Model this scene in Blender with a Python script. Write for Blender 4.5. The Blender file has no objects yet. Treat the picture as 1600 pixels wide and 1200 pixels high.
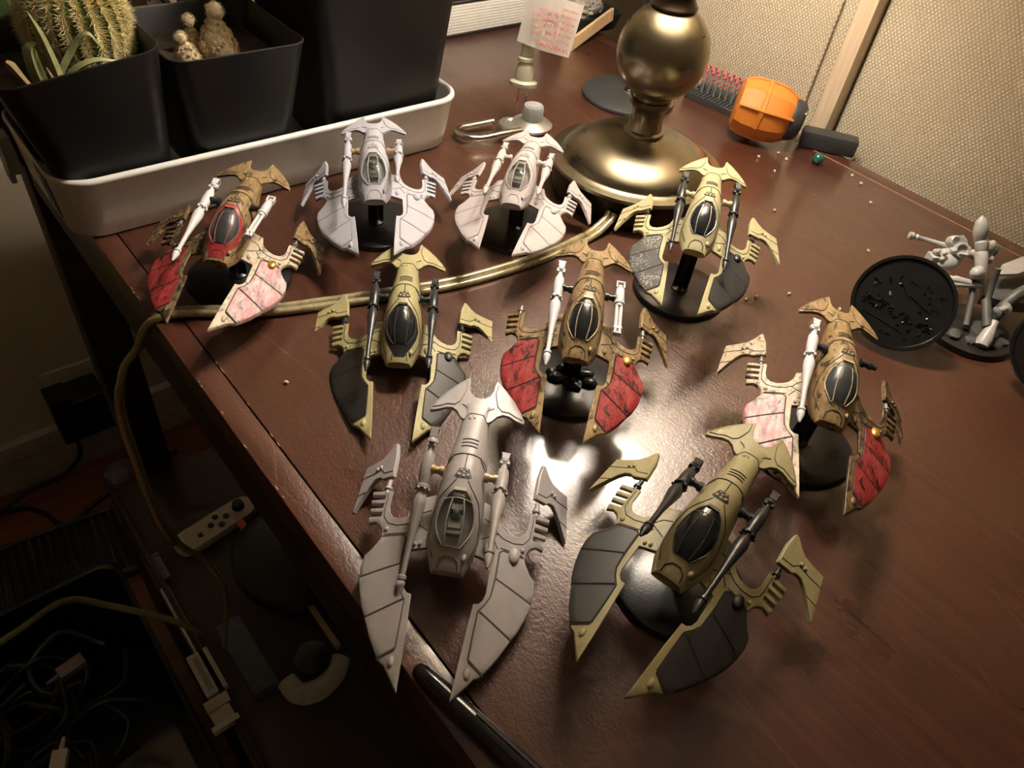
import bpy, bmesh, math, random
import numpy as np
from mathutils import Vector, Matrix
from mathutils.geometry import delaunay_2d_cdt
random.seed(7)
R_ = math.radians
S = bpy.context.scene
COL = S.collection
TZ = 0.72                      # table top height; all builders work in mm above the table top
PI = math.pi
# ------------------------------------------------------------------ camera
cam = bpy.data.objects.new('camera', bpy.data.cameras.new('camera'))
COL.objects.link(cam)
cam.data.sensor_width = 36; cam.data.lens = 1170 / 1600 * 36
cam.data.clip_start = 0.01; cam.data.clip_end = 30
cam.matrix_world = Matrix(((0.76498224, 0.38323672, -0.51762128, 0.0),
                           (-0.63437212, 0.58716726, -0.50279879, 0.0),
                           (0.11123931, 0.71299666, 0.69228721, TZ + 0.303),
                           (0, 0, 0, 1)))
S.camera = cam
# ------------------------------------------------------------------ world, exposure
S.view_settings.view_transform = 'Standard'; S.view_settings.look = 'None'
S.view_settings.gamma = 1; S.view_settings.use_curve_mapping = False
S.view_settings.exposure = 0.0
wd = bpy.data.worlds.new('world'); S.world = wd; wd.use_nodes = True
wd.node_tree.nodes['Background'].inputs[0].default_value = (0.9, 0.75, 0.6, 1)
wd.node_tree.nodes['Background'].inputs[1].default_value = 0.0
LAMP = (456.0, 344.0)
BULB_Z = 462.0
BULB_W = 3.4

# ------------------------------------------------------------------ materials
def newmat(name):
    m = bpy.data.materials.new(name); m.use_nodes = True
    nt = m.node_tree; b = nt.nodes['Principled BSDF']
    return m, nt, b
def nd(nt, t, **kw):
    n = nt.nodes.new(t)
    for k, v in kw.items():
        if k.startswith('i_'): n.inputs[int(k[2:]) if k[2:].isdigit() else k[2:]].default_value = v
        else: setattr(n, k, v)
    return n
def rgb(c): return (c[0], c[1], c[2], 1)
def coords(nt, scale):
    tc = nd(nt, 'ShaderNodeTexCoord'); mp = nd(nt, 'ShaderNodeMapping')
    mp.inputs['Scale'].default_value = scale
    nt.links.new(tc.outputs['Object'], mp.inputs[0]); return mp.outputs[0]
def ramp(nt, src, p0, p1, c0=(0,0,0), c1=(1,1,1)):
    r = nd(nt, 'ShaderNodeValToRGB'); r.color_ramp.elements[0].position = p0; r.color_ramp.elements[1].position = p1
    r.color_ramp.elements[0].color = rgb(c0); r.color_ramp.elements[1].color = rgb(c1)
    nt.links.new(src, r.inputs[0]); return r.outputs[0]
def mix(nt, fac, a, b, mode='MIX'):
    n = nd(nt, 'ShaderNodeMix', data_type='RGBA', blend_type=mode)
    for inp, v in ((n.inputs[0], fac), (n.inputs[6], a), (n.inputs[7], b)):
        if isinstance(v, bpy.types.NodeSocket): nt.links.new(v, inp)
        elif isinstance(v, tuple): inp.default_value = rgb(v)
        else: inp.default_value = v
    return n.outputs[2]
def noise(nt, vec, scale, detail=3, rough=.55, dist=0):
    n = nd(nt, 'ShaderNodeTexNoise'); n.inputs['Scale'].default_value = scale; n.inputs['Detail'].default_value = detail
    n.inputs['Roughness'].default_value = rough; n.inputs['Distortion'].default_value = dist
    nt.links.new(vec, n.inputs['Vector']); return n.outputs['Fac']
def bump(nt, b, h, strength, dist=0.0005):
    n = nd(nt, 'ShaderNodeBump'); n.inputs['Strength'].default_value = strength; n.inputs['Distance'].default_value = dist
    nt.links.new(h, n.inputs['Height']); nt.links.new(n.outputs[0], b.inputs['Normal'])
def plain(name, c, rough=.5, metal=0, var=.12, scale=120, coat=0, bmp=0, spec=None, alpha=None):
    m, nt, b = newmat(name)
    v = coords(nt, (1, 1, 1)); n = noise(nt, v, scale, 4)
    dk = tuple(x * (1 - var) for x in c); lt = tuple(min(1, x * (1 + var)) for x in c)
    nt.links.new(ramp(nt, n, .3, .7, dk, lt), b.inputs['Base Color'])
    b.inputs['Roughness'].default_value = rough; b.inputs['Metallic'].default_value = metal
    b.inputs['Coat Weight'].default_value = coat
    if spec is not None: b.inputs['Specular IOR Level'].default_value = spec
    if bmp: bump(nt, b, noise(nt, v, scale * 4, 3), bmp)
    return m
def glass(name, c, rough=.08, alpha=None):
    m, nt, b = newmat(name)
    b.inputs['Base Color'].default_value = rgb(c); b.inputs['Roughness'].default_value = rough
    b.inputs['Transmission Weight'].default_value = 1; b.inputs['IOR'].default_value = 1.3
    n = noise(nt, coords(nt, (1, 1, 1)), 300, 2); bump(nt, b, n, .15, .0003)
    return m
def brushed(name, c, streak, rough=.55, smut=None, smut_amt=.5, bscale=90, streak_amt=.6):
    """hand painted miniature: base coat, lighter drybrush streaks along the craft, dark smudges"""
    m, nt, b = newmat(name)
    v = coords(nt, (1, .25, 1)); n = noise(nt, v, bscale * 4, 4, .6)
    col = mix(nt, ramp(nt, n, .42, .68), c, streak)
    if streak_amt < 1: col = mix(nt, streak_amt, c, col)
    if smut:
        v2 = coords(nt, (1, .6, 1)); n2 = noise(nt, v2, bscale * 2.6, 8, .78, .8)
        e = .565 - .04 * smut_amt
        col = mix(nt, ramp(nt, n2, e, e + .07), col, smut)
    nt.links.new(col, b.inputs['Base Color']); b.inputs['Roughness'].default_value = rough
    bump(nt, b, noise(nt, coords(nt, (1, 1, 1)), 900, 3), .12, .0002)
    return m
M = {}
M['grey_plastic'] = plain('grey plastic', (.37, .345, .34), .42, var=.06)
M['grey_dark'] = plain('darker grey plastic', (.17, .16, .16), .45, var=.1)
M['primer'] = plain('pale lilac primer', (.40, .40, .45), .6, var=.04)
M['primer_pink'] = plain('pale pinkish primer', (.47, .415, .41), .6, var=.04)
M['khaki'] = brushed('khaki paint', (.34, .30, .145), (.45, .41, .215), .5)
M['khaki_lit'] = brushed('lamplit cream khaki paint', (.43, .385, .21), (.51, .46, .27), .5)  # same khaki, lightened in colour for its nearness to the lamp
M['khaki_shaded'] = brushed('shaded khaki paint', (.275, .24, .12), (.35, .31, .165), .5)  # same khaki, with distance from the lamp and shade darkened into the colour
M['black_paint'] = plain('black satin paint', (.010, .010, .011), .4, var=.2)
M['charcoal_paint'] = plain('charcoal paint', (.026, .026, .027), .42, var=.2)
M['ochre'] = brushed('weathered ochre paint', (.235, .15, .062), (.40, .29, .15), .42, (.022, .017, .014), 1.1)
M['ochre_dark'] = brushed('dark weathered ochre paint', (.16, .10, .042), (.30, .21, .10), .4, (.015, .012, .01), 2.2)
M['ochre_pale'] = brushed('pale ochre paint over white', (.42, .33, .22), (.60, .53, .43), .5, (.05, .04, .03), .9)
M['red_paint'] = brushed('weathered red paint', (.25, .014, .016), (.33, .07, .065), .45, (.02, .006, .006), 1.2, streak_amt=.9)
M['red_hood'] = brushed('red paint', (.24, .012, .014), (.33, .07, .07), .4, (.03, .006, .006), .15)
M['pink_paint'] = brushed('pink over white drybrush', (.50, .22, .23), (.60, .52, .50), .55, (.14, .12, .12), .8, streak_amt=.9)
M['white_primer'] = plain('white primer', (.60, .59, .60), .5, var=.05)
M['gun_black'] = plain('black metallic paint', (.035, .035, .037), .33, .3, var=.3)
M['gold'] = plain('gold paint', (.75, .45, .10), .3, .8, var=.15)
M['steel'] = plain('steel paint', (.35, .34, .33), .35, .8)
M['brass_joint'] = plain('brass coloured plastic', (.45, .33, .18), .35, .3)
M['canopy_black'] = plain('glossy black canopy paint', (.012, .013, .015), .2, var=.2, coat=.3)
M['canopy_grey'] = plain('dark grey canopy paint', (.035, .04, .043), .3, var=.2)
M['canopy_clear'] = glass('clear canopy plastic', (.93, .95, .90), .12)
M['frame_clear'] = plain('pale clear plastic edge', (.42, .42, .38), .3, coat=.4)
M['frame_silver'] = plain('silver grey edging', (.33, .33, .32), .35, .3)
M['frame_black'] = plain('black canopy frame', (.045, .045, .045), .35)
M['frame_tan'] = plain('tan canopy frame', (.42, .33, .2), .45)
M['frame_red'] = plain('dusty red canopy frame', (.32, .09, .08), .45)
M['wash'] = plain('dark panel wash', (.02, .015, .01), .7)
M['wash_grey'] = plain('grey panel shade', (.09, .085, .085), .7)
M['wash_primer'] = plain('primer panel shade', (.22, .2, .21), .7)
M['base_black'] = plain('black plastic base', (.012, .012, .013), .3, var=.3, bmp=.15, scale=200)
M['rim_black'] = plain('glossy black plastic', (.008, .008, .008), .12)
M['base_grey'] = plain('dark grey painted base', (.05, .05, .05), .6, var=.3, bmp=.4)
M['bone_seat'] = plain('grey pilot seat', (.28, .28, .27), .5)
def m_scaly():
    m, nt, b = newmat('grey and pale scaly paint')
    v = coords(nt, (1, 1.3, 1)); vo = nd(nt, 'ShaderNodeTexVoronoi'); vo.inputs['Scale'].default_value = 620
    nt.links.new(v, vo.inputs['Vector'])
    n = noise(nt, coords(nt, (1, 1, 1)), 60, 2)
    spots = ramp(nt, vo.outputs['Distance'], .36, .52, (1, 1, 1), (0, 0, 0))
    f = mix(nt, 1.0, spots, ramp(nt, n, .44, .58), 'MULTIPLY')
    nt.links.new(mix(nt, f, (.06, .06, .06), (.30, .29, .26)), b.inputs['Base Color']); b.inputs['Roughness'].default_value = .5
    return m
M['scaly'] = m_scaly()
def m_table(edge=False):
    m, nt, b = newmat('dark stained wood edge board' if edge else 'dark stained wood')
    g = noise(nt, coords(nt, (1, .035, 1)), 260, 5, .65, .3)
    blot = noise(nt, coords(nt, (1, .35, 1)), 9, 4, .6)
    c = mix(nt, ramp(nt, g, .35, .7), (.042, .013, .0075), (.100, .034, .019))
    c = mix(nt, ramp(nt, blot, .35, .7), c, (.070, .027, .0155))
    # long thin scratches in several directions
    tot = None
    for k, (ang, sc, th) in enumerate(((.5, 7, .004), (-.9, 9, .0035), (1.35, 13, .005))):
        tc = nd(nt, 'ShaderNodeTexCoord'); mp = nd(nt, 'ShaderNodeMapping')
        mp.inputs['Rotation'].default_value = (0, 0, ang); mp.inputs['Scale'].default_value = (1, .16, 0); mp.inputs['Location'].default_value = (k * 3.1, k, 0)
        nt.links.new(tc.outputs['Object'], mp.inputs[0])
        vo = nd(nt, 'ShaderNodeTexVoronoi', feature='DISTANCE_TO_EDGE'); vo.inputs['Scale'].default_value = sc * 3
        nt.links.new(mp.outputs[0], vo.inputs['Vector'])
        line = ramp(nt, vo.outputs[0], 0, th * 2, (1, 1, 1), (0, 0, 0))
        mask = ramp(nt, noise(nt, mp.outputs[0], 19 + k * 7, 3), .56, .64)
        f = mix(nt, 1.0, line, mask, 'MULTIPLY')
        tot = f if tot is None else mix(nt, 1.0, tot, f, 'ADD')
    c = mix(nt, mix(nt, 1.0, tot, (.28, .28, .28), 'MULTIPLY'), c, (.24, .14, .09))
    if edge:
        w = noise(nt, coords(nt, (1, .5, 1)), 160, 5, .7)
        c = mix(nt, ramp(nt, w, .66, .7), c, (.26, .14, .07))
    nt.links.new(c, b.inputs['Base Color'])
    rg = ramp(nt, noise(nt, coords(nt, (1, .5, 1)), 30, 4), .3, .75, (.27,)*3, (.42,)*3)
    nt.links.new(rg, b.inputs['Roughness']); b.inputs['Coat Weight'].default_value = .7; b.inputs['Coat Roughness'].default_value = .17
    h = mix(nt, .25, noise(nt, coords(nt, (1, .7, 1)), 640, 3, .6, .4), g)
    bump(nt, b, h, .55, .0006)
    return m
M['table'] = m_table(); M['table_edge'] = m_table(True)
M['table_dark'] = plain('dark stained leg', (.018, .010, .007), .5, bmp=.2)
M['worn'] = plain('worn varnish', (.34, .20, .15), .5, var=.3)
M['chipwood'] = plain('bare chipped wood', (.36, .22, .12), .7)
M['groove'] = plain('dark groove', (.006, .004, .003), .8)
def m_fabric():
    m, nt, b = newmat('beige woven fabric')
    outs = []
    for rot in (.62, -.62):
        tc = nd(nt, 'ShaderNodeTexCoord'); mp = nd(nt, 'ShaderNodeMapping'); mp.inputs['Rotation'].default_value = (rot, 0, 0)
        nt.links.new(tc.outputs['Object'], mp.inputs[0])
        w = nd(nt, 'ShaderNodeTexWave', bands_direction='Y'); w.inputs['Scale'].default_value = 108; w.inputs['Distortion'].default_value = .3
        nt.links.new(mp.outputs[0], w.inputs['Vector']); outs.append(w.outputs['Fac'])
    f = mix(nt, 1.0, outs[0], outs[1], 'MULTIPLY')
    n = noise(nt, coords(nt, (1, 1, 1)), 14, 3)
    c = mix(nt, f, (.35, .295, .205), (.72, .63, .475)); c = mix(nt, ramp(nt, n, .35, .75), c, mix(nt, .35, c, (.36, .27, .15)))
    nt.links.new(c, b.inputs['Base Color']); b.inputs['Roughness'].default_value = .8; b.inputs['Sheen Weight'].default_value = .2
    bump(nt, b, f, .5, .0008); return m
M['fabric'] = m_fabric()
def m_wood(name, a, c2):
    m, nt, b = newmat(name)
    g = noise(nt, coords(nt, (1, 1, .05)), 330, 5, .6)
    nt.links.new(mix(nt, ramp(nt, g, .35, .7), a, c2), b.inputs['Base Color']); b.inputs['Roughness'].default_value = .55
    return m
M['post_wood'] = m_wood('pale oak', (.50, .39, .26), (.62, .50, .36))
M['strip_wood'] = m_wood('pale card', (.52, .35, .19), (.58, .41, .24))
def m_brass():
    m, nt, b = newmat('antique brass')
    v = coords(nt, (1, 1, 5)); n = noise(nt, v, 30, 2); blot = noise(nt, coords(nt, (1, 1, 1)), 22, 4)
    c = mix(nt, ramp(nt, n, .3, .7), (.29, .255, .18), (.32, .28, .195)); c = mix(nt, ramp(nt, blot, .45, .8), c, (.24, .21, .145))
    nt.links.new(c, b.inputs['Base Color']); b.inputs['Metallic'].default_value = 1
    nt.links.new(ramp(nt, n, .2, .8, (.26,)*3, (.31,)*3), b.inputs['Roughness'])
    return m
M['brass'] = m_brass()
M['brass_dark'] = plain('darkened brass', (.05, .037, .022), .3, .9)
M['white_enamel'] = plain('white enamel', (.74, .73, .70), .32, var=.03)
M['pot_black'] = plain('matt black pot', (.0085, .0085, .009), .45, var=.1, spec=.35)
M['label_black'] = plain('black sticker', (.02, .02, .02), .5)
M['paper_white'] = plain('white print', (.7, .7, .68), .6)
M['soil'] = plain('gritty soil', (.035, .022, .014), .9, var=.6, scale=400, bmp=.8)
M['cactus'] = plain('green cactus skin', (.14, .21, .06), .5, var=.3, scale=60)
M['spine'] = plain('yellow spines', (.85, .74, .42), .5)
M['spine_pale'] = plain('pale wool', (.72, .60, .40), .7)
M['cactus_dry'] = plain('dry tan cactus', (.50, .39, .23), .8, var=.45, scale=350, bmp=.8)
M['leaf_olive'] = plain('olive leaf', (.30, .32, .14), .5, var=.3, scale=90)
M['leaf_dry'] = plain('dried leaf', (.34, .24, .13), .7, var=.3)
M['leaf_green'] = plain('green leaf', (.07, .13, .045), .4, var=.25)
M['terracotta'] = plain('terracotta', (.48, .17, .07), .7)
M['cream_wall'] = plain('beige wall paint', (.64, .56, .43), .8, var=.05, scale=8, bmp=.05)
M['ceil'] = plain('ceiling paint', (.75, .7, .62), .9, var=.03)
M['trim_white'] = plain('white trim paint', (.6, .55, .46), .5)
def m_floor():
    m, nt, b = newmat('orange wood floor')
    g = noise(nt, coords(nt, (.06, 1, 1)), 90, 5)
    nt.links.new(mix(nt, ramp(nt, g, .35, .7), (.16, .045, .014), (.25, .085, .03)), b.inputs['Base Color']); b.inputs['Roughness'].default_value = .35
    return m
M['floor_wood'] = m_floor()
M['cord_clear'] = plain('gold coloured lamp flex', (.42, .36, .21), .25, .35, var=.25, scale=300, coat=.5)
M['plug_clear'] = plain('milky translucent plastic', (.62, .60, .46), .25, var=.08)
M['plug_clear'].node_tree.nodes['Principled BSDF'].inputs['Transmission Weight'].default_value = .35
M['nickel'] = plain('nickel', (.6, .57, .5), .2, 1)
M['zinc'] = plain('zinc plated steel', (.55, .55, .51), .32, .85, bmp=.15)
M['knob_grey'] = plain('grey ribbed plastic', (.30, .31, .30), .45)
M['tag_paper'] = plain('white tag paper', (.75, .71, .66), .7, var=.02)
M['tag_red'] = plain('red print', (.72, .16, .12), .7, var=.02)
M['orange'] = plain('orange plastic', (.60, .19, .025), .5, var=.08)
M['rubber_black'] = plain('black rubber', (.028, .03, .031), .5, bmp=.1)
M['green_bead'] = plain('dark green glass', (.01, .10, .075), .15, coat=.5)
M['green_cap'] = plain('sea green paint', (.10, .24, .17), .3)
M['pin_grey'] = plain('grey sprue plastic', (.17, .17, .16), .5)
M['pin_red'] = plain('red paint tip', (.58, .06, .07), .5)
M['mini_grey'] = plain('pale silver grey miniature', (.42, .41, .40), .35, var=.12, scale=200)
M['mini_dark'] = plain('dark grey miniature', (.09, .088, .086), .45, var=.2)
M['page'] = plain('page edges', (.66, .64, .58), .7, var=.05)
M['cover_black'] = plain('black cover', (.012, .012, .012), .5)
M['rock'] = plain('grey fluffy rock', (.26, .235, .2), .9, var=.4, scale=260, bmp=1)
M['dark_box'] = plain('dark plastic', (.014, .013, .013), .5)
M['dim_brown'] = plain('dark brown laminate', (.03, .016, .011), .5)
M['ctrl_white'] = plain('off white plastic', (.55, .52, .46), .4)
M['red_orange'] = plain('red orange plastic', (.65, .09, .05), .4)
M['blue_grey'] = plain('blue grey card', (.07, .10, .125), .6)
M['violet_grey'] = plain('lilac grey plastic', (.22, .19, .24), .5)
M['cable_black'] = plain('black cable', (.008, .008, .008), .4)
M['cable_olive'] = plain('olive cable', (.15, .12, .055), .5)
M['crumb'] = plain('crumb', (.7, .58, .4), .7)
def m_shade():
    m, nt, b = newmat('cream lampshade'); b.inputs['Base Color'].default_value = (.82, .74, .6, 1); b.inputs['Roughness'].default_value = .9
    t = nd(nt, 'ShaderNodeBsdfTranslucent'); t.inputs[0].default_value = (.85, .74, .58, 1)
    mx = nd(nt, 'ShaderNodeMixShader'); mx.inputs[0].default_value = .6
    nt.links.new(b.outputs[0], mx.inputs[1]); nt.links.new(t.outputs[0], mx.inputs[2]); nt.links.new(mx.outputs[0], nt.nodes['Material Output'].inputs[0])
    return m
M['shade_cloth'] = m_shade()
def m_bulb():
    m, nt, b = newmat('lit bulb'); b.inputs['Base Color'].default_value = (1, .9, .75, 1)
    b.inputs['Emission Color'].default_value = (1, .89, .76, 1); b.inputs['Emission Strength'].default_value = 262
    return m
M['bulb'] = m_bulb()

# ------------------------------------------------------------------ mesh builder (mm)
class B:
    def __init__(s): s.v = []; s.f = []
    def add(s, vs, fs):
        o = len(s.v); s.v += [tuple(p) for p in vs]; s.f += [tuple(i + o for i in f) for f in fs]; return s
    def xf(s, mtx):
        s.v = [tuple(mtx @ Vector(p)) for p in s.v]; return s
    def mirror(s):
        b = B(); b.v = [(-x, y, z) for x, y, z in s.v]; b.f = [tuple(reversed(f)) for f in s.f]; return b
    def box(s, c, d, rot=None, taper=1.0):
        vs = []
        for z in (-.5, .5):
            k = taper if z > 0 else 1
            for x, y in ((-.5, -.5), (.5, -.5), (.5, .5), (-.5, .5)):
                p = Vector((x * d[0] * k, y * d[1] * k, z * d[2]))
                if rot: p = rot @ p
                vs.append((p.x + c[0], p.y + c[1], p.z + c[2]))
        return s.add(vs, [(3, 2, 1, 0), (4, 5, 6, 7), (0, 1, 5, 4), (1, 2, 6, 5), (2, 3, 7, 6), (3, 0, 4, 7)])
    def lathe(s, prof, n=24, c=(0, 0, 0), mtx=None, ribs=0, ribd=0, sx=1, sy=1, rot0=0):
        vs = []; fs = []
        for r, z in prof:
            for k in range(n):
                a = 2 * PI * k / n + rot0; rr = r * (1 + (ribd * math.cos(a * ribs) if ribs else 0))
                p = Vector((rr * math.cos(a) * sx, rr * math.sin(a) * sy, z))
                if mtx: p = mtx @ p
                vs.append((p.x + c[0], p.y + c[1], p.z + c[2]))
        m = len(prof)
        for i in range(m - 1):
            for k in range(n):
                k2 = (k + 1) % n; fs.append((i * n + k, i * n + k2, (i + 1) * n + k2, (i + 1) * n + k))
        fs.append(tuple(range(n - 1, -1, -1))); fs.append(tuple((m - 1) * n + k for k in range(n)))
        return s.add(vs, fs)
    def tube(s, pts, r, n=8, flat=None):
        P = [Vector(p) for p in pts]; vs = []; fs = []
        up = Vector((0, 0, 1)); N = None
        for i, p in enumerate(P):
            t = (P[min(i + 1, len(P) - 1)] - P[max(i - 1, 0)])
            t = t.normalized() if t.length > 1e-9 else Vector((0, 0, 1))
            if N is None:
                N = up.cross(t)
                if N.length < .05: N = Vector((1, 0, 0)).cross(t)
            N = (N - t * N.dot(t)).normalized(); Bn = t.cross(N)
            rr = r[i] if isinstance(r, (list, tuple)) else r
            for k in range(n):
                a = 2 * PI * k / n
                q = p + N * (math.cos(a) * rr) + Bn * (math.sin(a) * rr * (flat or 1)); vs.append(tuple(q))
        for i in range(len(P) - 1):
            for k in range(n):
                k2 = (k + 1) % n; fs.append((i * n + k, i * n + k2, (i + 1) * n + k2, (i + 1) * n + k))
        fs.append(tuple(range(n - 1, -1, -1))); fs.append(tuple((len(P) - 1) * n + k for k in range(n)))
        return s.add(vs, fs)
    def ell(s, c, r, u=12, v=8, mtx=None, jit=0):
        vs = [(0, 0, -1)]; fs = []
        for j in range(1, v):
            a = -PI / 2 + PI * j / v
            for i in range(u): vs.append((math.cos(a) * math.cos(2 * PI * i / u), math.cos(a) * math.sin(2 * PI * i / u), math.sin(a)))
        vs.append((0, 0, 1)); L = len(vs) - 1
        for i in range(u): fs.append((0, 1 + (i + 1) % u, 1 + i)); fs.append((L, 1 + (v - 2) * u + i, 1 + (v - 2) * u + (i + 1) % u))
        for j in range(v - 2):
            for i in range(u):
                a = 1 + j * u; fs.append((a + i, a + (i + 1) % u, a + u + (i + 1) % u, a + u + i))
        out = []
        for p in vs:
            k = 1 + random.uniform(-jit, jit); q = Vector((p[0] * r[0] * k, p[1] * r[1] * k, p[2] * r[2] * k))
            if mtx: q = mtx @ q
            out.append((q.x + c[0], q.y + c[1], q.z + c[2]))
        return s.add(out, fs)
    def loft(s, rings, caps=True):
        n = len(rings[0]); vs = [p for r in rings for p in r]; fs = []
        for i in range(len(rings) - 1):
            for k in range(n):
                k2 = (k + 1) % n; fs.append((i * n + k, i * n + k2, (i + 1) * n + k2, (i + 1) * n + k))
        if caps: fs.append(tuple(range(n - 1, -1, -1))); fs.append(tuple((len(rings) - 1) * n + k for k in range(n)))
        return s.add(vs, fs)
    def plate(s, outline, zf, thick, off=0, grid=3.0, edge=1.0, drop=.35):
        """plate following the height function zf; rim slightly chamfered"""
        o = []
        for i, p in enumerate(outline):
            q = outline[(i + 1) % len(outline)]; L = math.dist(p, q); k = max(1, int(L / grid))
            for j in range(k): o.append((p[0] + (q[0] - p[0]) * j / k, p[1] + (q[1] - p[1]) * j / k))
        n = len(o); xs = [p[0] for p in o]; ys = [p[1] for p in o]
        pts = [Vector(p) for p in o]; area = sum(o[i][0] * o[(i + 1) % n][1] - o[(i + 1) % n][0] * o[i][1] for i in range(n))
        x = min(xs) + grid * .5
        while x < max(xs):
            y = min(ys) + grid * .5
            while y < max(ys):
                # keep points well inside
                ins = False; md = 1e9
                for i in range(n):
                    a = o[i]; c = o[(i + 1) % n]
                    if (a[1] > y) != (c[1] > y) and x < (c[0] - a[0]) * (y - a[1]) / (c[1] - a[1]) + a[0]: ins = not ins
                    md = min(md, math.dist(a, (x, y)))
                if ins and md > grid * .6: pts.append(Vector((x, y)))
                y += grid
            x += grid
        r = delaunay_2d_cdt(pts, [(i, (i + 1) % n) for i in range(n)], [], 1, 1e-5)
        V, Fc = r[0], r[2]; m = len(V)
        top = [(p.x, p.y, zf(p.x, p.y) + off) for p in V]; bot = [(p.x, p.y, zf(p.x, p.y) + off - thick) for p in V]
        cnt = {}
        fs = []
        for f in Fc:
            f = list(f); a = sum(V[f[i]].x * V[f[(i + 1) % 3]].y - V[f[(i + 1) % 3]].x * V[f[i]].y for i in range(3))
            if a < 0: f.reverse()
            fs.append(tuple(f)); fs.append(tuple(i + m for i in reversed(f)))
            for i in range(3):
                cnt[(f[i], f[(i + 1) % 3])] = 1
        for (a, c) in list(cnt):
            if (c, a) not in cnt: fs.append((a, a + m, c + m, c))
        return s.add(top + bot, fs)
    def mesh(s, name, smooth=True, bevel=0, angle=40):
        me = bpy.data.meshes.new(name)
        me.from_pydata([(x * .001, y * .001, z * .001) for x, y, z in s.v], [], s.f)
        bm = bmesh.new(); bm.from_mesh(me); bmesh.ops.recalc_face_normals(bm, faces=bm.faces)
        if bevel:
            es = [e for e in bm.edges if len(e.link_faces) == 2 and e.calc_face_angle(0) > math.radians(50)]
            bmesh.ops.bevel(bm, geom=es, offset=bevel * .001, segments=2 if bevel > .5 else 1, affect='EDGES', clamp_overlap=True, profile=.6)
        bm.to_mesh(me); bm.free()
        if smooth:
            me.shade_smooth(); me.set_sharp_from_angle(angle=math.radians(angle))
        return me

def tag(o, label=None, cat=None, group=None, kind=None):
    for k, v in (('label', label), ('category', cat), ('group', group), ('kind', kind)):
        if v: o[k] = v
    return o
def put(name, me, mat, parent=None, loc=(0, 0, 0), mtx=None, **kw):
    """link a mesh; loc in mm. top-level locs are relative to the table top"""
    o = bpy.data.objects.new(name, me); COL.objects.link(o)
    if not me.materials: me.materials.append(None)
    o.material_slots[0].link = 'OBJECT'; o.material_slots[0].material = M[mat]
    if parent is not None: o.parent = parent
    if mtx is not None: o.matrix_basis = mtx
    else:
        o.location = Vector(loc) * .001
        if parent is None: o.location.z += TZ
    tag(o, **kw); return o
def obj(name, b, mat, parent=None, loc=(0, 0, 0), smooth=True, bevel=0, angle=40, mtx=None, **kw):
    return put(name, b.mesh(name, smooth, bevel, angle), mat, parent, loc, mtx, **kw)
def empty(name, loc, label, cat, group=None, rz=0, mtx=None):
    o = bpy.data.objects.new(name, None); COL.objects.link(o); o.empty_display_size = .02
    o.location = Vector(loc) * .001; o.location.z += TZ; o.rotation_euler.z = rz
    if mtx is not None: o.matrix_basis = mtx
    return tag(o, label, cat, group)
def rrect(x0, x1, y0, y1, r, n=6):
    out = []
    for cx, cy, a0 in ((x1 - r, y0 + r, -PI / 2), (x1 - r, y1 - r, 0), (x0 + r, y1 - r, PI / 2), (x0 + r, y0 + r, PI)):
        for k in range(n + 1):
            a = a0 + PI / 2 * k / n; out.append((cx + r * math.cos(a), cy + r * math.sin(a)))
    return out
def curve3(pts, n=8):
    P = [Vector(p) for p in pts]; P = [P[0] * 2 - P[1]] + P + [P[-1] * 2 - P[-2]]; out = []
    for i in range(1, len(P) - 2):
        for k in range(n):
            t = k / n; a, b, c, d = P[i - 1:i + 3]
            out.append(.5 * ((2 * b) + (c - a) * t + (2 * a - 5 * b + 4 * c - d) * t * t + (3 * b - a - 3 * c + d) * t ** 3))
    out.append(P[-2]); return out

# ================================================================== ROOM
def slab(name, c, d, mat, **kw):
    b = B().box((0, 0, 0), d); return obj(name, b, mat, None, c, smooth=False, **kw)
FZ = -720
slab('floor', (0, -350, FZ - 10), (3000, 2740, 20), 'floor_wood', kind='structure')
slab('ceiling', (0, -350, 1700), (3000, 2740, 20), 'ceil', kind='structure')
slab('wall_back', (0, 1010, 490), (3000, 20, 2440), 'cream_wall', kind='structure')
slab('wall_front', (0, -1710, 490), (3000, 20, 2440), 'cream_wall', kind='structure')
slab('wall_left', (-1490, -350, 490), (20, 2740, 2440), 'cream_wall', kind='structure')
slab('wall_right', (1490, -350, 490), (20, 2740, 2440), 'cream_wall', kind='structure')
bb = B().box((0, 0, 32), (2960, 12, 65)).box((0, -1, 80), (2960, 16, 30))
obj('baseboard_back', bb, 'trim_white', None, (0, 993, FZ), bevel=1.5, kind='structure')

# ================================================================== TABLE
tb = empty('writing_table', (383, 245, FZ), 'dark reddish-brown stained wooden table with scratched top carrying the miniatures', 'table')
def tpart(name, lo, hi, mat, bev=1.0, **kw):
    c = [(a + b_) / 2 for a, b_ in zip(lo, hi)]
    b = B().box((0, 0, 0), [b_ - a for a, b_ in zip(lo, hi)])
    return obj(name, b, mat, tb, (c[0] - 383, c[1] - 245, c[2] - FZ), bevel=bev, **kw)
tpart('top_panel', (95.8, -262, -20), (674.2, 726, 0), 'table', .8)
tpart('edge_board', (81, -280, -22), (95.2, 745, 0), 'table_edge', 1.2, label='worn edge board with pale chips')
tpart('edge_board', (674.8, -280, -22), (692, 745, 0), 'table_edge', 1.2)
tpart('edge_board', (95.8, 726.6, -22), (674.2, 745, 0), 'table_edge', 1.2)
tpart('edge_board', (95.8, -280, -22), (674.2, -262.6, 0), 'table_edge', 1.2)
tpart('sub_top', (90, -275, -26), (684, 740, -1.4 - 19), 'groove', 0)
tpart('apron', (86, -270, -78), (104, 735, -26), 'table_dark', 1)
tpart('apron', (668, -270, -78), (686, 735, -26), 'table_dark', 1)
tpart('apron', (104, 717, -78), (668, 735, -26), 'table_dark', 1)
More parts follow.
